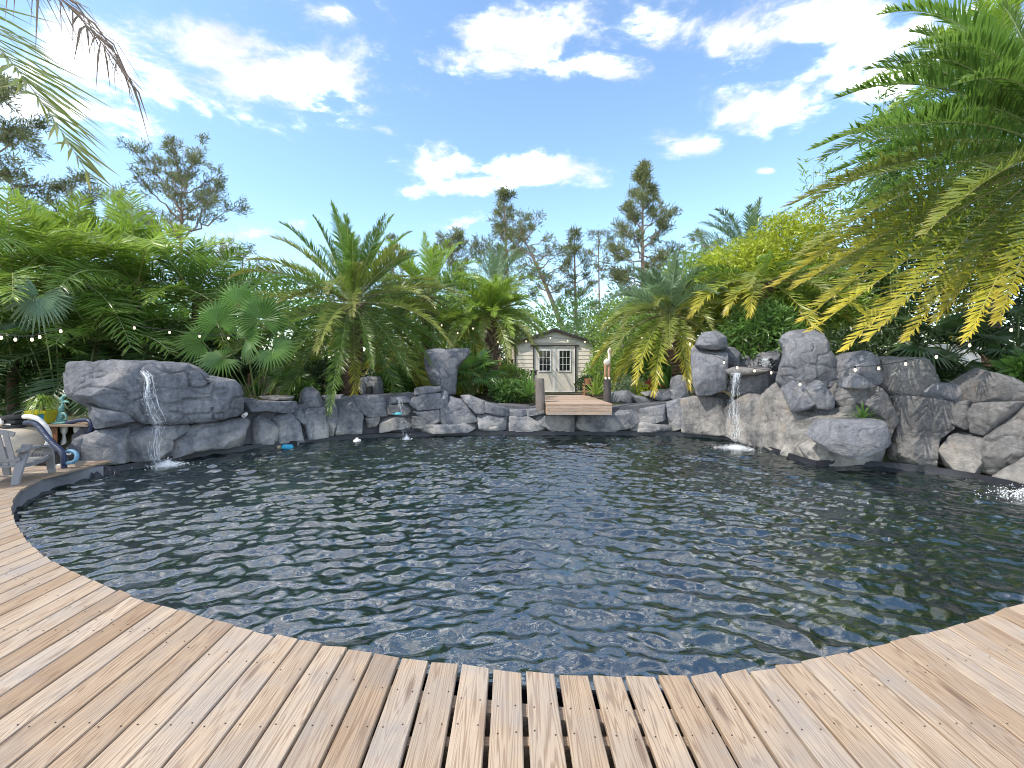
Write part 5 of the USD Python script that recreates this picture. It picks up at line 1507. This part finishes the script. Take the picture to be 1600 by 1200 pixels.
# the large palm at the right
CE = np.array([9.9, 8.1, 5.1])
ex = []
for tip, mid, Yt, Ym, mt in [((1312, 152), (1440, 108), 7.2, 7.5, 'frond'), ((1378, 22), (1500, 0), 7.4, 7.7, 'frond'), ((1272, 232), (1430, 168), 6.9, 7.4, 'frond'), ((1236, 320), (1390, 250), 6.8, 7.4, 'frond_olive'),
                             ((1250, 400), (1400, 300), 6.7, 7.3, 'frond_olive'), ((1212, 446), (1370, 345), 6.9, 7.4, 'frond_yellow'), ((1240, 450), (1385, 370), 6.6, 7.2, 'frond_yellow'), ((1255, 500), (1390, 400), 6.7, 7.3, 'frond_yellow'),
                             ((1270, 515), (1420, 415), 6.5, 7.2, 'frond_yellow'), ((1322, 545), (1440, 430), 6.6, 7.2, 'frond_yellow'), ((1358, 530), (1490, 400), 6.3, 7.1, 'frond_yellow'), ((1418, 530), (1500, 420), 6.4, 7.1, 'frond_yellow'),
                             ((1512, 528), (1570, 420), 6.4, 7.1, 'frond_yellow'), ((1445, 365), (1540, 280), 6.2, 7.0, 'frond_olive'), ((1330, 330), (1470, 255), 6.6, 7.2, 'frond'),
                             ((1290, 430), (1450, 350), 7.2, 7.5, 'frond_olive'), ((1425, 190), (1530, 150), 7.3, 7.6, 'frond'), ((1440, 70), (1560, 60), 7.0, 7.6, 'frond'), ((1462, 500), (1560, 380), 6.7, 7.3, 'frond_yellow'), ((1300, 270), (1450, 215), 7.1, 7.5, 'frond'), ((1330, 210), (1480, 185), 6.5, 7.2, 'frond'), ((1560, 500), (1610, 380), 6.3, 7.0, 'frond_yellow'), ((1500, 130), (1600, 110), 6.6, 7.3, 'frond')]:
    mm = W(*mid, Ym)
    ex.append((bezier([CE, (CE + mm) / 2 + [0, 0, .35], mm + [0, 0, .1], W(*tip, Yt)], 40), mt, dict(n=118, leaf=.50, width=.040, ragged=.06, ang=(1.05, .45), vee=.72, rib=.022, droop=.05)))
palm('date_palm', 'huge date palm at the right edge with arching green and golden fronds', CE, [10.3, 8.4, .3], 84, 4.5, (1.38, -.38), 27,
     [(.55, 'frond'), (.72, 'frond_olive'), (1, 'frond_yellow')], drs=(.1, .5), leaf=.52, width=.036, nl=110, vee=.72, rag=.06, ang=(1.05, .45), droop=.06, azskip=lambda az, q: q > .42 and 2.2 < az < 5.3, r=(.30, .28), boots=80, extra=ex, rib=.022)
CH = W(1545, 130, 11.5)
palm('date_palm', 'green palm crown showing above and behind the huge palm at the right', CH, [CH[0], 11.5, .3], 60, 2.9, (1.35, -.5), 29, [(.5, 'frond_lime'), (1, 'frond')], drs=(.1, .6), leaf=.5, width=.036, nl=70, r=(.2, .17))
# the palm whose fronds hang into the top left corner
CG = np.array([-7.3, 4.6, 5.7])
exg = [(bezier([CG, CG + [1.0, -.1, .5], W(40, 95, 4.3) + [-.1, 0, .15], W(134, 268, 4.1)], 40), 'frond_olive', dict(n=84, leaf=.74, width=.036)),
       (bezier([CG + [.1, .1, 0], CG + [1.4, 0, .7], W(110, -30, 4.3), W(197, 122, 4.2)], 40), 'frond_dead', dict(n=80, leaf=.55, width=.022, droop=.9, ragged=.25))]
palm('date_palm', 'tall palm whose hanging frond tips fill the top left corner', CG, [-8.3, 4.9, -.4], 12, 3.2, (1.2, -.2), 31, [(1, 'frond')], r=(.2, .16), extra=exg, azr=(2.2, 4.3), leaf=.5)

# the mass of broad feather palms at the left
LEFT = [
    ((20, 440, 9.6), 'leftmost bright feather palm, reaching the left edge above the filter', 24, 2.7, (1.4, -.1), ('frond_lime', 'frond_lime')),
    ((105, 440, 10.2), 'feather palm with wide bright fronds left of the slender pine', 24, 2.5, (1.4, -.15), ('frond_lime', 'frond')),
    ((215, 450, 11.0), 'feather palm with one tall upright pale frond, right above the big boulder', 24, 2.8, (1.5, -.1), ('frond_lime', 'frond')),
    ((305, 470, 11.6), 'feather palm with outward arching fronds, below the umbrella-shaped pine', 22, 2.4, (1.35, -.15), ('frond', 'frond_lime')),
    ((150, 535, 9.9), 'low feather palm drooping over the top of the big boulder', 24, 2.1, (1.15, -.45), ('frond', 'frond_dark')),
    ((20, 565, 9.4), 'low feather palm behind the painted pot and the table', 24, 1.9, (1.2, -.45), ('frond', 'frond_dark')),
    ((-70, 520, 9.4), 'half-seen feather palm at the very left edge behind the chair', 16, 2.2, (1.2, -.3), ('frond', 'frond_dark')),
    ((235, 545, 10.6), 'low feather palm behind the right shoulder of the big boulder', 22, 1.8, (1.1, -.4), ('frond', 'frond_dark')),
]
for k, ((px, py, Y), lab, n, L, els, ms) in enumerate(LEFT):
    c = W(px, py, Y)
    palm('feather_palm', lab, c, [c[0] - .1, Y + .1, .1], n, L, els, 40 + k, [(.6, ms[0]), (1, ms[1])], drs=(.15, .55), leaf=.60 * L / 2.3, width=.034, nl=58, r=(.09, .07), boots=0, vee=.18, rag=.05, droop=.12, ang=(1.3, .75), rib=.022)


# ------------------------------------------------------------------ fan palms
def fan_leaf(hub, out, face, R, rng, seg=32, spread=4.6, tone=None):
    """Folded segments round a hub: out points along the middle segment, face is the blade's normal."""
    out, face = nrm(np.asarray(out, float)), np.asarray(face, float)
    face = nrm(face - out * (face @ out))
    sd = np.cross(face, out)
    th = np.linspace(-spread / 2, spread / 2, seg)
    Ls = R * (.72 + .28 * np.cos(th * .55)) * (1 + rng.normal(0, .04, seg))
    d = out * np.cos(th)[:, None] + sd * np.sin(th)[:, None]
    pr = -out * np.sin(th)[:, None] + sd * np.cos(th)[:, None]
    V, F, A = [], [], []
    hw = spread / seg / 2 * 1.06
    for i in range(seg):
        a, b = hub + d[i] * R * .04, hub + d[i] * Ls[i] * .55 + face * .05 * R
        tp = hub + d[i] * Ls[i] + np.array([0, 0, -1]) * R * rng.uniform(.05, .2) + face * rng.normal(0, .03) * R
        w = pr[i] * Ls[i] * .55 * math.tan(hw)
        k = len(V) * 1
        n0 = 6 * i
        V += [a, b - w - face * .018 * R, b + face * .02 * R, b + w - face * .018 * R, tp, (b + tp) / 2]
        F += [(n0, n0 + 1, n0 + 2), (n0, n0 + 2, n0 + 3), (n0 + 1, n0 + 4, n0 + 2), (n0 + 2, n0 + 4, n0 + 3)]
        A += [.12, .5, .45, .5, 1.0, .8]
    tn = rng.random() if tone is None else tone
    return (np.array(V), np.array(F)), {'along': np.array(A), 'tone': np.clip(tn + np.repeat(rng.normal(0, .1, seg), 6), 0, 1)}


def fan_palm(label, base, leaves, seed, mt='fan', r=None, crown=None):
    """leaves: (hub, out, face, R)"""
    t = thing('fan_palm', label, 'palm')
    rng = np.random.default_rng(seed)
    base = np.asarray(base, float)
    cr = base if crown is None else np.asarray(crown, float)
    if r:
        trunk(t, base, cr, r, r * .9, boots=24, seed=seed)
    for hub, out, face, R in leaves:
        m, pv = fan_leaf(np.asarray(hub, float), out, face, R, rng)
        lf = part(t, 'leaf', m, M[mt], prim=pv)
        mid = (cr + hub) / 2 + np.array([0, 0, .12])
        tb = tube(bezier([cr, mid, hub], 10), .012, 5)
        part(lf, 'stalk', tb, M['stem'], smooth=True)


def fan_crown(C, n, L, R, rng, els=(1.2, -.4)):
    out = []
    for i in range(n):
        az, el = i * 2.4 + rng.normal(0, .2), els[0] + (els[1] - els[0]) * (i / n) + rng.normal(0, .1)
        d = np.array([math.cos(az) * math.cos(el), math.sin(az) * math.cos(el), math.sin(el)])
        hub = C + d * L * rng.uniform(.8, 1.1)
        out.append((hub, d + [0, 0, -.45], np.array([-d[0] * math.sin(el), -d[1] * math.sin(el), math.cos(el)]) + [0, -.3, 0] + rng.normal(0, .15, 3), R * rng.uniform(.85, 1.1)))
    return out


rng = np.random.default_rng(77)
b = W(375, 600, 9.9)
fan_palm('fan palm with big upright pleated leaves left of the short palm', [b[0], 10.6, .3],
         [(W(341, 506, 9.5), (-.1, .1, 1), (.1, -1, .2), .64), (W(408, 500, 9.3), (.1, -.1, 1), (.15, -1, .3), .68), (W(384, 530, 9.4), (.6, -.2, .5), (0, -1, .5), .62), (W(318, 535, 9.5), (-.9, -.2, .3), (.1, -1, .4), .6),
          (W(425, 545, 9.3), (.6, -.3, -.3), (0, -1, .7), .58), (W(350, 560, 9.4), (-.5, -.4, -.2), (0, -.8, .8), .6), (W(372, 478, 9.9), (.1, .2, 1), (0, -1, .2), .7)], 5, 'fan')
b = W(62, 470, 9.0)
fan_palm('fan palm leaf spraying downward among the left feather palms', [b[0] + .1, 9.3, .2], [(W(62, 462, 8.2), (-.25, -.2, -1), (.2, -1, .3), .62), (W(86, 470, 9.0), (.7, -.2, -.7), (0, -1, .4), .5), (W(30, 500, 9.0), (-.8, -.3, -.4), (0, -1, .4), .5)], 6, 'fan_blue')
C = W(1478, 560, 8.6)
fan_palm('dark shaded fan palm behind the square-headed boulder at the right', [C[0], 8.8, .3], fan_crown(C, 16, .75, .62, rng), 7, 'frond_dark', r=.14, crown=C)
C = W(1590, 545, 8.0)
fan_palm('fan palm with a hanging starry leaf at the right edge behind the peaked boulder', [C[0] + .3, 8.3, .3], [(W(1566, 546, 7.9), (-.1, -.2, -1), (0, -1, .1), .42)] + fan_crown(C + [.5, .2, .2], 10, .7, .6, rng), 8, 'frond_dark', r=.12, crown=C)
C = W(706, 590, 12.4)
fan_palm('low dark fan palm in the shade right of the rock column', [C[0] + .5, 12.5, .4], fan_crown(C + [.55, 0, -.1], 13, .55, .6, rng, (1.2, 0)), 9, 'fan')
C = W(455, 600, 11.2)
fan_palm('small spiky fan palm before the cream fence, left of the short palm', [C[0], 11.3, .35], fan_crown(C, 10, .3, .38, rng, (1.2, 0)), 10, 'fan')


# ------------------------------------------------------------------ leafy plants
def leaves(centre, radii, n, ll, lw, seed, shell=.55, lump=.45, up=.25, face=None):
    """Leaf-sized folded blades spread through a lumpy volume."""
    rng = np.random.default_rng(seed)
    d = nrm(rng.normal(0, 1, (n, 3)))
    r = shell + (1 - shell) * rng.random(n) ** .6
    r *= 1 - lump + 2 * lump * meshkit.fbm(d * 1.9 + seed * 1.7, 2, seed)
    p = np.asarray(centre) + d * r[:, None] * np.asarray(radii)
    o = nrm(d * .6 + rng.normal(0, .7, (n, 3)) + [0, 0, up])
    sd = nrm(np.cross(o, rng.normal(0, 1, (n, 3))))
    nn = np.cross(sd, o)
    L = ll * rng.uniform(.6, 1.25, n)[:, None]
    w = lw * rng.uniform(.7, 1.2, n)[:, None] / 2
    V = np.stack([p, p + o * L * .45 + sd * w + nn * w * .35, p + o * L - [0, 0, .15] * L, p + o * L * .45 - sd * w + nn * w * .35], 1).reshape(-1, 3)
    k = np.arange(n)[:, None] * 4
    F = np.concatenate([k + [0, 1, 2], k + [0, 2, 3]], 1).reshape(-1, 3)
    tn = np.clip(.5 + .9 * (meshkit.fbm(p * 2.3 + seed, 2, seed + 5) - .5) + rng.normal(0, .2, n), 0, 1)
    return (V, F), {'along': np.tile([0, .5, 1, .5], n), 'tone': np.repeat(tn, 4)}


def shrub(label, px, ptop, pbot, Y, wpx, mt, seed, n=1500, ll=.12, lw=.04, cat='shrub', name='shrub', depth=.8, up=.25, lump=.45, shell=.45, ground=.3):
    a, b = W(px, ptop, Y), W(px, pbot, Y)
    c = (a + b) / 2
    t = thing(name, label, cat, loc=(c[0], Y, b[2]))
    rx, rz = wpx / FPX * Y / 2, (a[2] - b[2]) / 2
    m, pv = leaves((0, 0, rz), (rx, min(rx, rz * 1.4) * depth + .12, rz), n, ll, lw, seed, up=up, lump=lump, shell=shell)
    part(t, 'foliage', m, M[mt], prim=pv)
    rng = np.random.default_rng(seed)
    S = []
    for k in range(7):
        e = np.array([rng.uniform(-.6, .6) * rx, rng.uniform(-.3, .3) * rx, rz * rng.uniform(.9, 1.6)])
        S.append(tube(bezier([(rng.uniform(-.08, .08), 0, ground - b[2] - .3 if ground < b[2] else -.15), e * [.2, .2, .6], e], 8), np.linspace(.014, .005, 8), 5))
    part(t, 'stems', join(*S), M['bark'], kind='stuff', smooth=True)
    return t


def rosette(label, c, n, L, wid, seed, mt='leaf_green', els=(1.4, .2), dr=.25, red=None, name='rosette_plant'):
    t = thing(name, label, 'plant', loc=c)
    rng = np.random.default_rng(seed)
    for i in range(n):
        q = i / n
        az, el = i * 2.4, els[0] + (els[1] - els[0]) * q + rng.normal(0, .08)
        d = np.array([math.cos(az) * math.cos(el), math.sin(az) * math.cos(el), math.sin(el)])
        l = L * rng.uniform(.8, 1.1)
        s = np.linspace(0, 1, 6)
        p = d * (s * l)[:, None] - np.array([0, 0, 1]) * (dr * l * s ** 2 * math.cos(el))[:, None]
        sd = nrm(np.cross(d, [0, 0, 1]))
        w = wid * np.array([.55, .9, 1, .85, .5, .02]) / 2
        nn = nrm(np.cross(sd, d))
        v = np.vstack([p - sd * w[:, None], p - nn * .25 * w[:, None], p + sd * w[:, None]])
        k = np.arange(5)
        f = np.vstack([np.stack([k, k + 1, 6 + k + 1], 1), np.stack([k, 6 + k + 1, 6 + k], 1), np.stack([6 + k, 6 + k + 1, 12 + k + 1], 1), np.stack([6 + k, 12 + k + 1, 12 + k], 1)])
        part(t, 'leaf', (v, f), M[red] if red and q < .3 else M[mt], prim={'along': np.tile(s, 3), 'tone': np.full(18, rng.random())})
    return t


rosette('spiky plant with a red heart growing on the jutting slab at the right', W(1347, 656, 7.2), 34, .34, .034, 3, 'leaf_green', (1.35, .1), .35)
rosette('large green yucca left of the grey mooring post by the dock', W(826, 620, 11.2), 30, .75, .075, 4, 'leaf_green', (1.4, .15))
rosette('bright green yucca between the plant stand and the black pile', W(932, 618, 11.4), 28, .62, .06, 5, 'leaf_bright', (1.45, .4))
rosette('dark strappy plant at the foot of the umbrella palm', W(787, 618, 11.8), 30, .65, .05, 6, 'leaf_dark', (1.3, .1))
rosette('broad-leaved young plant before the cream fence by its brown stake', W(404, 619, 11.4), 9, .55, .11, 8, 'leaf_green', (1.35, .3), .3)
rosette('big paddle-leaved plant left of the rusty-fronded palm trunk', W(1040, 612, 11.9), 14, .95, .2, 9, 'leaf_green', (1.4, .5), .5)
rosette('low spiky green tuft below the rock column', W(680, 606, 10.9), 16, .16, .03, 10, 'leaf_dark', (1.3, .2))
for k, (px, py, mt, lab) in enumerate([(1012, 609, 'red_leaf', 'red-leaved cordyline with a crimson top among the flowers right of the dock'), (1004, 611, 'leaf_gold', 'yellow-green croton beside the red cordyline'), (1036, 611, 'red_leaf', 'small pinkish red bromeliad by the finger-shaped stone')]):
    rosette(lab, W(px, py, 11.9), 18, .34, .05, 20 + k, mt, (1.4, .5), .3)

SH = [
    # label, px, top, bottom, Y, width px, material, n, leaf length, leaf width
    ('golden-green bushy shrub crowning the slope above the slanted stone', 1165, 375, 500, 12.6, 150, 'leaf_gold', 5200, .16, .035),
    ('tall yellow shrub beside the blue-green palm, near the bamboo', 1235, 330, 460, 12.6, 130, 'leaf_gold', 5000, .16, .035),
    ('lime shrub below the tall yellow shrub', 1265, 430, 560, 11.6, 160, 'leaf_bright', 4400, .18, .035),
    ('green shrub on the slope behind the spill ledge', 1195, 465, 590, 10.7, 130, 'leaf_green', 3200, .18, .035),
    ('pale lime shrub left of the golden-green shrub, above the rusty palm', 1085, 395, 510, 14.0, 130, 'leaf_bright', 2600, .17, .04),
    ('round green shrub right of the shed roof', 975, 468, 580, 17.0, 110, 'leaf_bright', 2600, .16, .05),
    ('bright leafy shrub against the right wall of the shed', 948, 545, 625, 14.5, 75, 'leaf_bright', 1700, .13, .045),
    ('grey-green flowering shrub right of the black pile', 983, 588, 628, 12.2, 66, 'leaf_grey', 1600, .07, .025),
    ('yellow-green low shrub among the flowers right of the dock', 1002, 596, 630, 12.0, 30, 'leaf_gold', 500, .09, .035),
    ('deep green shrub under the rusty-fronded palm', 1022, 545, 630, 13.0, 90, 'leaf_green', 1900, .16, .05),
    ('dark shrub filling the gap behind the blocky stones of the right fall', 1165, 530, 600, 11.4, 120, 'leaf_dark', 1800, .14, .04),
    ('bright yellow-lit low shrub between the rock column and the umbrella palm', 727, 580, 622, 13.6, 60, 'leaf_gold', 1200, .1, .045),
    ('lime green shrub at the left corner of the shed', 797, 568, 620, 15.6, 60, 'leaf_bright', 1500, .12, .04),
    ('shadowy green bush between the umbrella palm and the dock', 800, 592, 630, 11.9, 70, 'leaf_green', 1300, .12, .035),
    ('dark bluish bush by the shed doors, right of the dock', 915, 586, 612, 13.2, 30, 'leaf_dark', 600, .09, .03),
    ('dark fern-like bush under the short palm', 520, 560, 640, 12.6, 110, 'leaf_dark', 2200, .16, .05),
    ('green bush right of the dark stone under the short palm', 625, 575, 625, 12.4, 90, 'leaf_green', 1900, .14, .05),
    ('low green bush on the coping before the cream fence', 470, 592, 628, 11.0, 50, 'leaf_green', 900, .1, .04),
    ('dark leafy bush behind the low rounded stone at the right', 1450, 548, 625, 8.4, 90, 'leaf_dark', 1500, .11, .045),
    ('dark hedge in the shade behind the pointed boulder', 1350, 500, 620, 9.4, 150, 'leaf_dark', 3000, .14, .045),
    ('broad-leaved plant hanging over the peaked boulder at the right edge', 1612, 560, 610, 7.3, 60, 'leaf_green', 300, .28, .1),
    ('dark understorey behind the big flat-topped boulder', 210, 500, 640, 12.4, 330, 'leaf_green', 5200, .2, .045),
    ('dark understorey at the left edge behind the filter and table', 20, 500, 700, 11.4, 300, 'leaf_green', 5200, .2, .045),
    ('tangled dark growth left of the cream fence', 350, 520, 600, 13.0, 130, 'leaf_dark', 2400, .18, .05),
]
for k, (lab, px, pt, pb, Y, wp, mt, n, ll, lw) in enumerate(SH):
    shrub(lab, px, pt, pb, Y, wp, mt, 500 + k, int(n * 1.5), ll, lw * 1.25)

# hedges and scrub further back, which close the garden off
BACK = [
    ('distant green scrub at the far left behind the feather palms', 60, 400, 620, 19, 420, 'leaf_green', 6000, .3, .09),
    ('distant scrub behind the cream fence', 400, 430, 620, 21, 360, 'leaf_green', 5000, .3, .09),
    ('distant scrub between the short palm and the umbrella palm', 660, 440, 620, 23, 260, 'leaf_green', 5000, .28, .08),
    ('pale distant scrub left of the shed', 770, 490, 620, 26, 130, 'leaf_grey', 3000, .28, .07),
    ('dim woodland scrub behind the shed roof', 890, 470, 620, 32, 220, 'leaf_green', 4000, .3, .08),
    ('pale green scrub behind the right of the shed', 985, 455, 620, 25, 150, 'leaf_grey', 3400, .28, .07),
    ('distant green scrub behind the rusty-fronded palm', 1090, 430, 620, 22, 200, 'leaf_bright', 4600, .28, .07),
    ('tall green scrub behind the golden shrubs', 1260, 380, 620, 18, 280, 'leaf_green', 6000, .26, .06),
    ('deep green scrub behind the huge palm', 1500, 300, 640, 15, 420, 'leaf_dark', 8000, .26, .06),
]
for k, (lab, px, pt, pb, Y, wp, mt, n, ll, lw) in enumerate(BACK):
    shrub(lab, px, pt, pb, Y, wp, mt, 600 + k, int(n * 2.2), ll, lw * 1.5, lump=.5, shell=.4)


# ------------------------------------------------------------------ bamboo
def bamboo(label, px0, px1, ptop, Y, n, seed, mt='leaf_bright', base_px=620):
    t = thing('bamboo', label, 'bamboo')
    rng = np.random.default_rng(seed)
    P = []
    for k in range(n):
        px = rng.uniform(px0, px1)
        a, b = W(px, base_px, Y + rng.uniform(-.4, .4)), W(px + rng.normal(0, 22), ptop + rng.uniform(0, 90), Y + rng.uniform(-.4, .4))
        c = bezier([a, a + (b - a) * .6 + [0, 0, .3], b], 24)
        part(t, 'cane', tube(c, np.linspace(.022, .006, 24), 6), M['stem'], smooth=True)
        for q in c[9:]:
            for _ in range(3):
                e = q + rng.normal(0, .28, 3) * [1, 1, .6]
                P += [e + rng.normal(0, .09, 3) for _ in range(4)]
    P = np.array(P)
    m = len(P)
    o = nrm(rng.normal(0, 1, (m, 3)) + [0, 0, -.2])
    sd = nrm(np.cross(o, rng.normal(0, 1, (m, 3))))
    L, w = rng.uniform(.2, .36, m)[:, None], .026
    V = np.stack([P, P + o * L * .4 + sd * w, P + o * L, P + o * L * .4 - sd * w], 1).reshape(-1, 3)
    kk = np.arange(m)[:, None] * 4
    F = np.concatenate([kk + [0, 1, 2], kk + [0, 2, 3]], 1).reshape(-1, 3)
    part(t, 'foliage', (V, F), M[mt], prim={'along': np.tile([0, .5, 1, .5], m), 'tone': np.repeat(rng.random(m), 4)})


bamboo('tall airy bamboo rising against the sky behind the huge palm', 1250, 1400, 205, 15.5, 16, 3, 'leaf_bright')
bamboo('lower bamboo thicket right of the tall airy bamboo', 1380, 1560, 120, 13.5, 18, 4, 'leaf_green')


# ------------------------------------------------------------------ pines
def pine(label, base, top_, spread, seed, style='cone', n_limb=26, tuft=.5, lean=None, first=.35, nl=14, r=.22, name='pine_tree', sub=4):
    t = thing(name, label, 'tree')
    rng = np.random.default_rng(seed)
    base, top_ = np.asarray(base, float), np.asarray(top_, float)
    H = top_[2] - base[2]
    mid = (base + top_) / 2 + (lean if lean is not None else rng.normal(0, .03, 3) * H * [1, 1, 0])
    tc = bezier([base, mid, top_], 30)
    part(t, 'trunk', tube(tc, np.linspace(r, .03, 30), 9), M['bark'], smooth=True)
    TP, TD, B = [], [], []
    for k in range(n_limb):
        q = first + (1 - first) * (k + rng.random()) / n_limb
        p0 = np.array([np.interp(q, np.linspace(0, 1, 30), tc[:, c]) for c in range(3)])
        az = k * 2.4 + rng.normal(0, .4)
        u = (q - first) / (1 - first)
        if style == 'umbrella':
            ln, el = spread * rng.uniform(.75, 1.05) * math.sqrt(max(.1, 1 - (u - .25) ** 2 * .9)), .25 + .75 * u + rng.normal(0, .15)
        elif style == 'round':
            ln, el = spread * rng.uniform(.6, 1.05) * math.sqrt(max(.08, 1 - (2 * u - 1) ** 2 * .9)), .35 + rng.normal(0, .25)
        else:
            ln, el = spread * rng.uniform(.55, 1.1) * (1.02 - u) ** .75 * (.55 + .6 * min(1, u * 4)), .22 + .5 * u + rng.normal(0, .2)
        d = np.array([math.cos(az) * math.cos(el), math.sin(az) * math.cos(el), math.sin(el)])
        p2 = p0 + d * ln
        c = bezier([p0, p0 + d * ln * .5 + [0, 0, -.06 * ln], p2 + [0, 0, .10 * ln]], 12)
        c[1:-1] += rng.normal(0, .025 * ln, (10, 3))
        B.append(tube(c, np.linspace(max(.03, r * .32 * (1 - u * .6)), .014, 12), 5))
        for j in range(sub + int(ln * 1.6)):
            q2 = rng.uniform(.35, 1)
            b0 = np.array([np.interp(q2, np.linspace(0, 1, 12), c[:, i]) for i in range(3)])
            dd = nrm(d + rng.normal(0, .75, 3) + [0, 0, .35])
            l2 = ln * rng.uniform(.14, .38) * (1.25 - q2 * .6)
            b1 = b0 + dd * l2
            cc = bezier([b0, b0 + dd * l2 * .5 + rng.normal(0, .05 * l2, 3), b1], 5)
            B.append(tube(cc, np.linspace(.018, .008, 5), 4))
            for q3 in ((.6, 1.0) if l2 > .7 else (1.0,)):
                TP.append(b0 + dd * l2 * q3 + rng.normal(0, .04, 3))
                TD.append(nrm(dd + [0, 0, .5]))
        TP.append(c[-1])
        TD.append(nrm(d + [0, 0, .4]))
    TP.append(top_)
    TD.append(np.array([0, 0, 1.0]))
    part(t, 'branches', join(*B), M['bark'], smooth=True, kind='stuff')
    TP, TD = np.array(TP), np.array(TD)
    nl = int(nl * 1.7)
    m = len(TP) * nl
    P = np.repeat(TP, nl, 0) + rng.normal(0, tuft * .28, (m, 3))
    D = nrm(np.repeat(TD, nl, 0) * .7 + rng.normal(0, .62, (m, 3)))
    sd = nrm(np.cross(D, rng.normal(0, 1, (m, 3))))
    L = tuft * rng.uniform(.55, 1.15, m)[:, None]
    w = tuft * .06
    V = np.stack([P - sd * w * .4, P + D * L * .5 + sd * w, P + D * L, P + D * L * .5 - sd * w], 1).reshape(-1, 3)
    kk = np.arange(m)[:, None] * 4
    F = np.concatenate([kk + [0, 1, 2], kk + [0, 2, 3]], 1).reshape(-1, 3)
    part(t, 'crown', (V, F), M['needle'], prim={'along': np.tile([0, .5, 1, .5], m), 'tone': np.repeat(np.clip(np.repeat(rng.random(len(TP)), nl) * .7 + rng.random(m) * .3, 0, 1), 4)})


def up(px, py, Y):
    return W(px, py, Y)


pine('umbrella-crowned pine with dark open branching, standing above the left palms', W(292, 600, 34), W(285, 278, 34), 4.3, 2, 'umbrella', 26, .42, lean=np.array([-.5, 0, 0]), first=.60, nl=14, r=.34, sub=7)
pine('left pine with bunched crown behind the leftmost feather palms', W(118, 600, 32), W(112, 285, 32), 3.2, 3, 'round', 20, .45, first=.52, nl=14, r=.26, sub=5)
pine('big pine at the left edge, partly behind the hanging palm frond', W(-40, 600, 28), W(-30, 130, 28), 4.0, 4, 'round', 30, .48, first=.42, nl=14, r=.34, sub=6)
pine('thin sparse pine low at the right of the umbrella-crowned pine', W(385, 600, 40), W(380, 400, 40), 3.0, 5, 'round', 14, .42, first=.5, nl=10, r=.18)
pine('small round dark pine top between the short palm and the tall centre pine', W(706, 600, 42), W(706, 372, 42), 2.6, 6, 'round', 22, .5, first=.62, nl=16, r=.22)
pine('tall centre pine with drooping tip left of the shed', W(800, 600, 40), W(787, 300, 40), 3.7, 7, 'cone', 40, .46, first=.42, nl=14, r=.28, sub=5)
pine('leaning pine whose bare trunk slants behind the shed roof', W(895, 560, 36), W(812, 360, 36), 2.8, 8, 'round', 22, .44, lean=np.array([.5, 0, 0]), first=.5, nl=12, r=.30)
pine('slim dark pine right behind the shed, in the gap', W(908, 600, 38), W(898, 362, 38), 2.5, 9, 'cone', 32, .46, first=.30, nl=14, r=.22)
pine('tallest right pine with a narrow layered top', W(1012, 600, 38), W(1006, 262, 38), 4.0, 10, 'cone', 46, .50, first=.36, nl=16, r=.28, sub=6)
pine('short sparse pine left of the tallest right pine', W(940, 600, 44), W(935, 365, 44), 1.8, 11, 'round', 12, .46, first=.7, nl=12, r=.16)
pine('dim pine left of the short palm crown, showing beside its fronds', W(620, 600, 46), W(612, 372, 46), 2.6, 12, 'cone', 22, .46, first=.45, nl=12, r=.2)
pine('faint low pine peeking over the shrubs beside the blue-green palm', W(1100, 600, 46), W(1095, 370, 46), 2.4, 13, 'round', 16, .5, first=.6, nl=12, r=.2)


# ------------------------------------------------------------------ repeats of a kind share a group
GROUPS = {'date_palm': 'date palms round the pool', 'feather_palm': 'feather palms massed at the left', 'fan_palm': 'fan palms among the planting', 'pine_tree': 'pines behind the garden', 'boulder': 'boulders on the pool wall',
          'shrub': 'shrubs behind the pool wall', 'rosette_plant': 'spiky rosette plants round the pool', 'bamboo': 'bamboo at the right', 'waterfall': 'waterfalls into the pool', 'rock_wall': 'stretches of the rock wall',
          'string_light': 'strings of bulbs in the garden', 'hose': 'hoses of the pool filter', 'vinyl_fence': 'vinyl fences round the garden', 'mooring_post': 'log posts at the dock'}
for prim in stage.GetPrimAtPath('/World').GetChildren():
    base = prim.GetName()
    base = base[:-4] if base[-3:].isdigit() else base
    if base in GROUPS and prim.GetCustomDataByKey('label'):
        prim.SetCustomDataByKey('group', GROUPS[base])
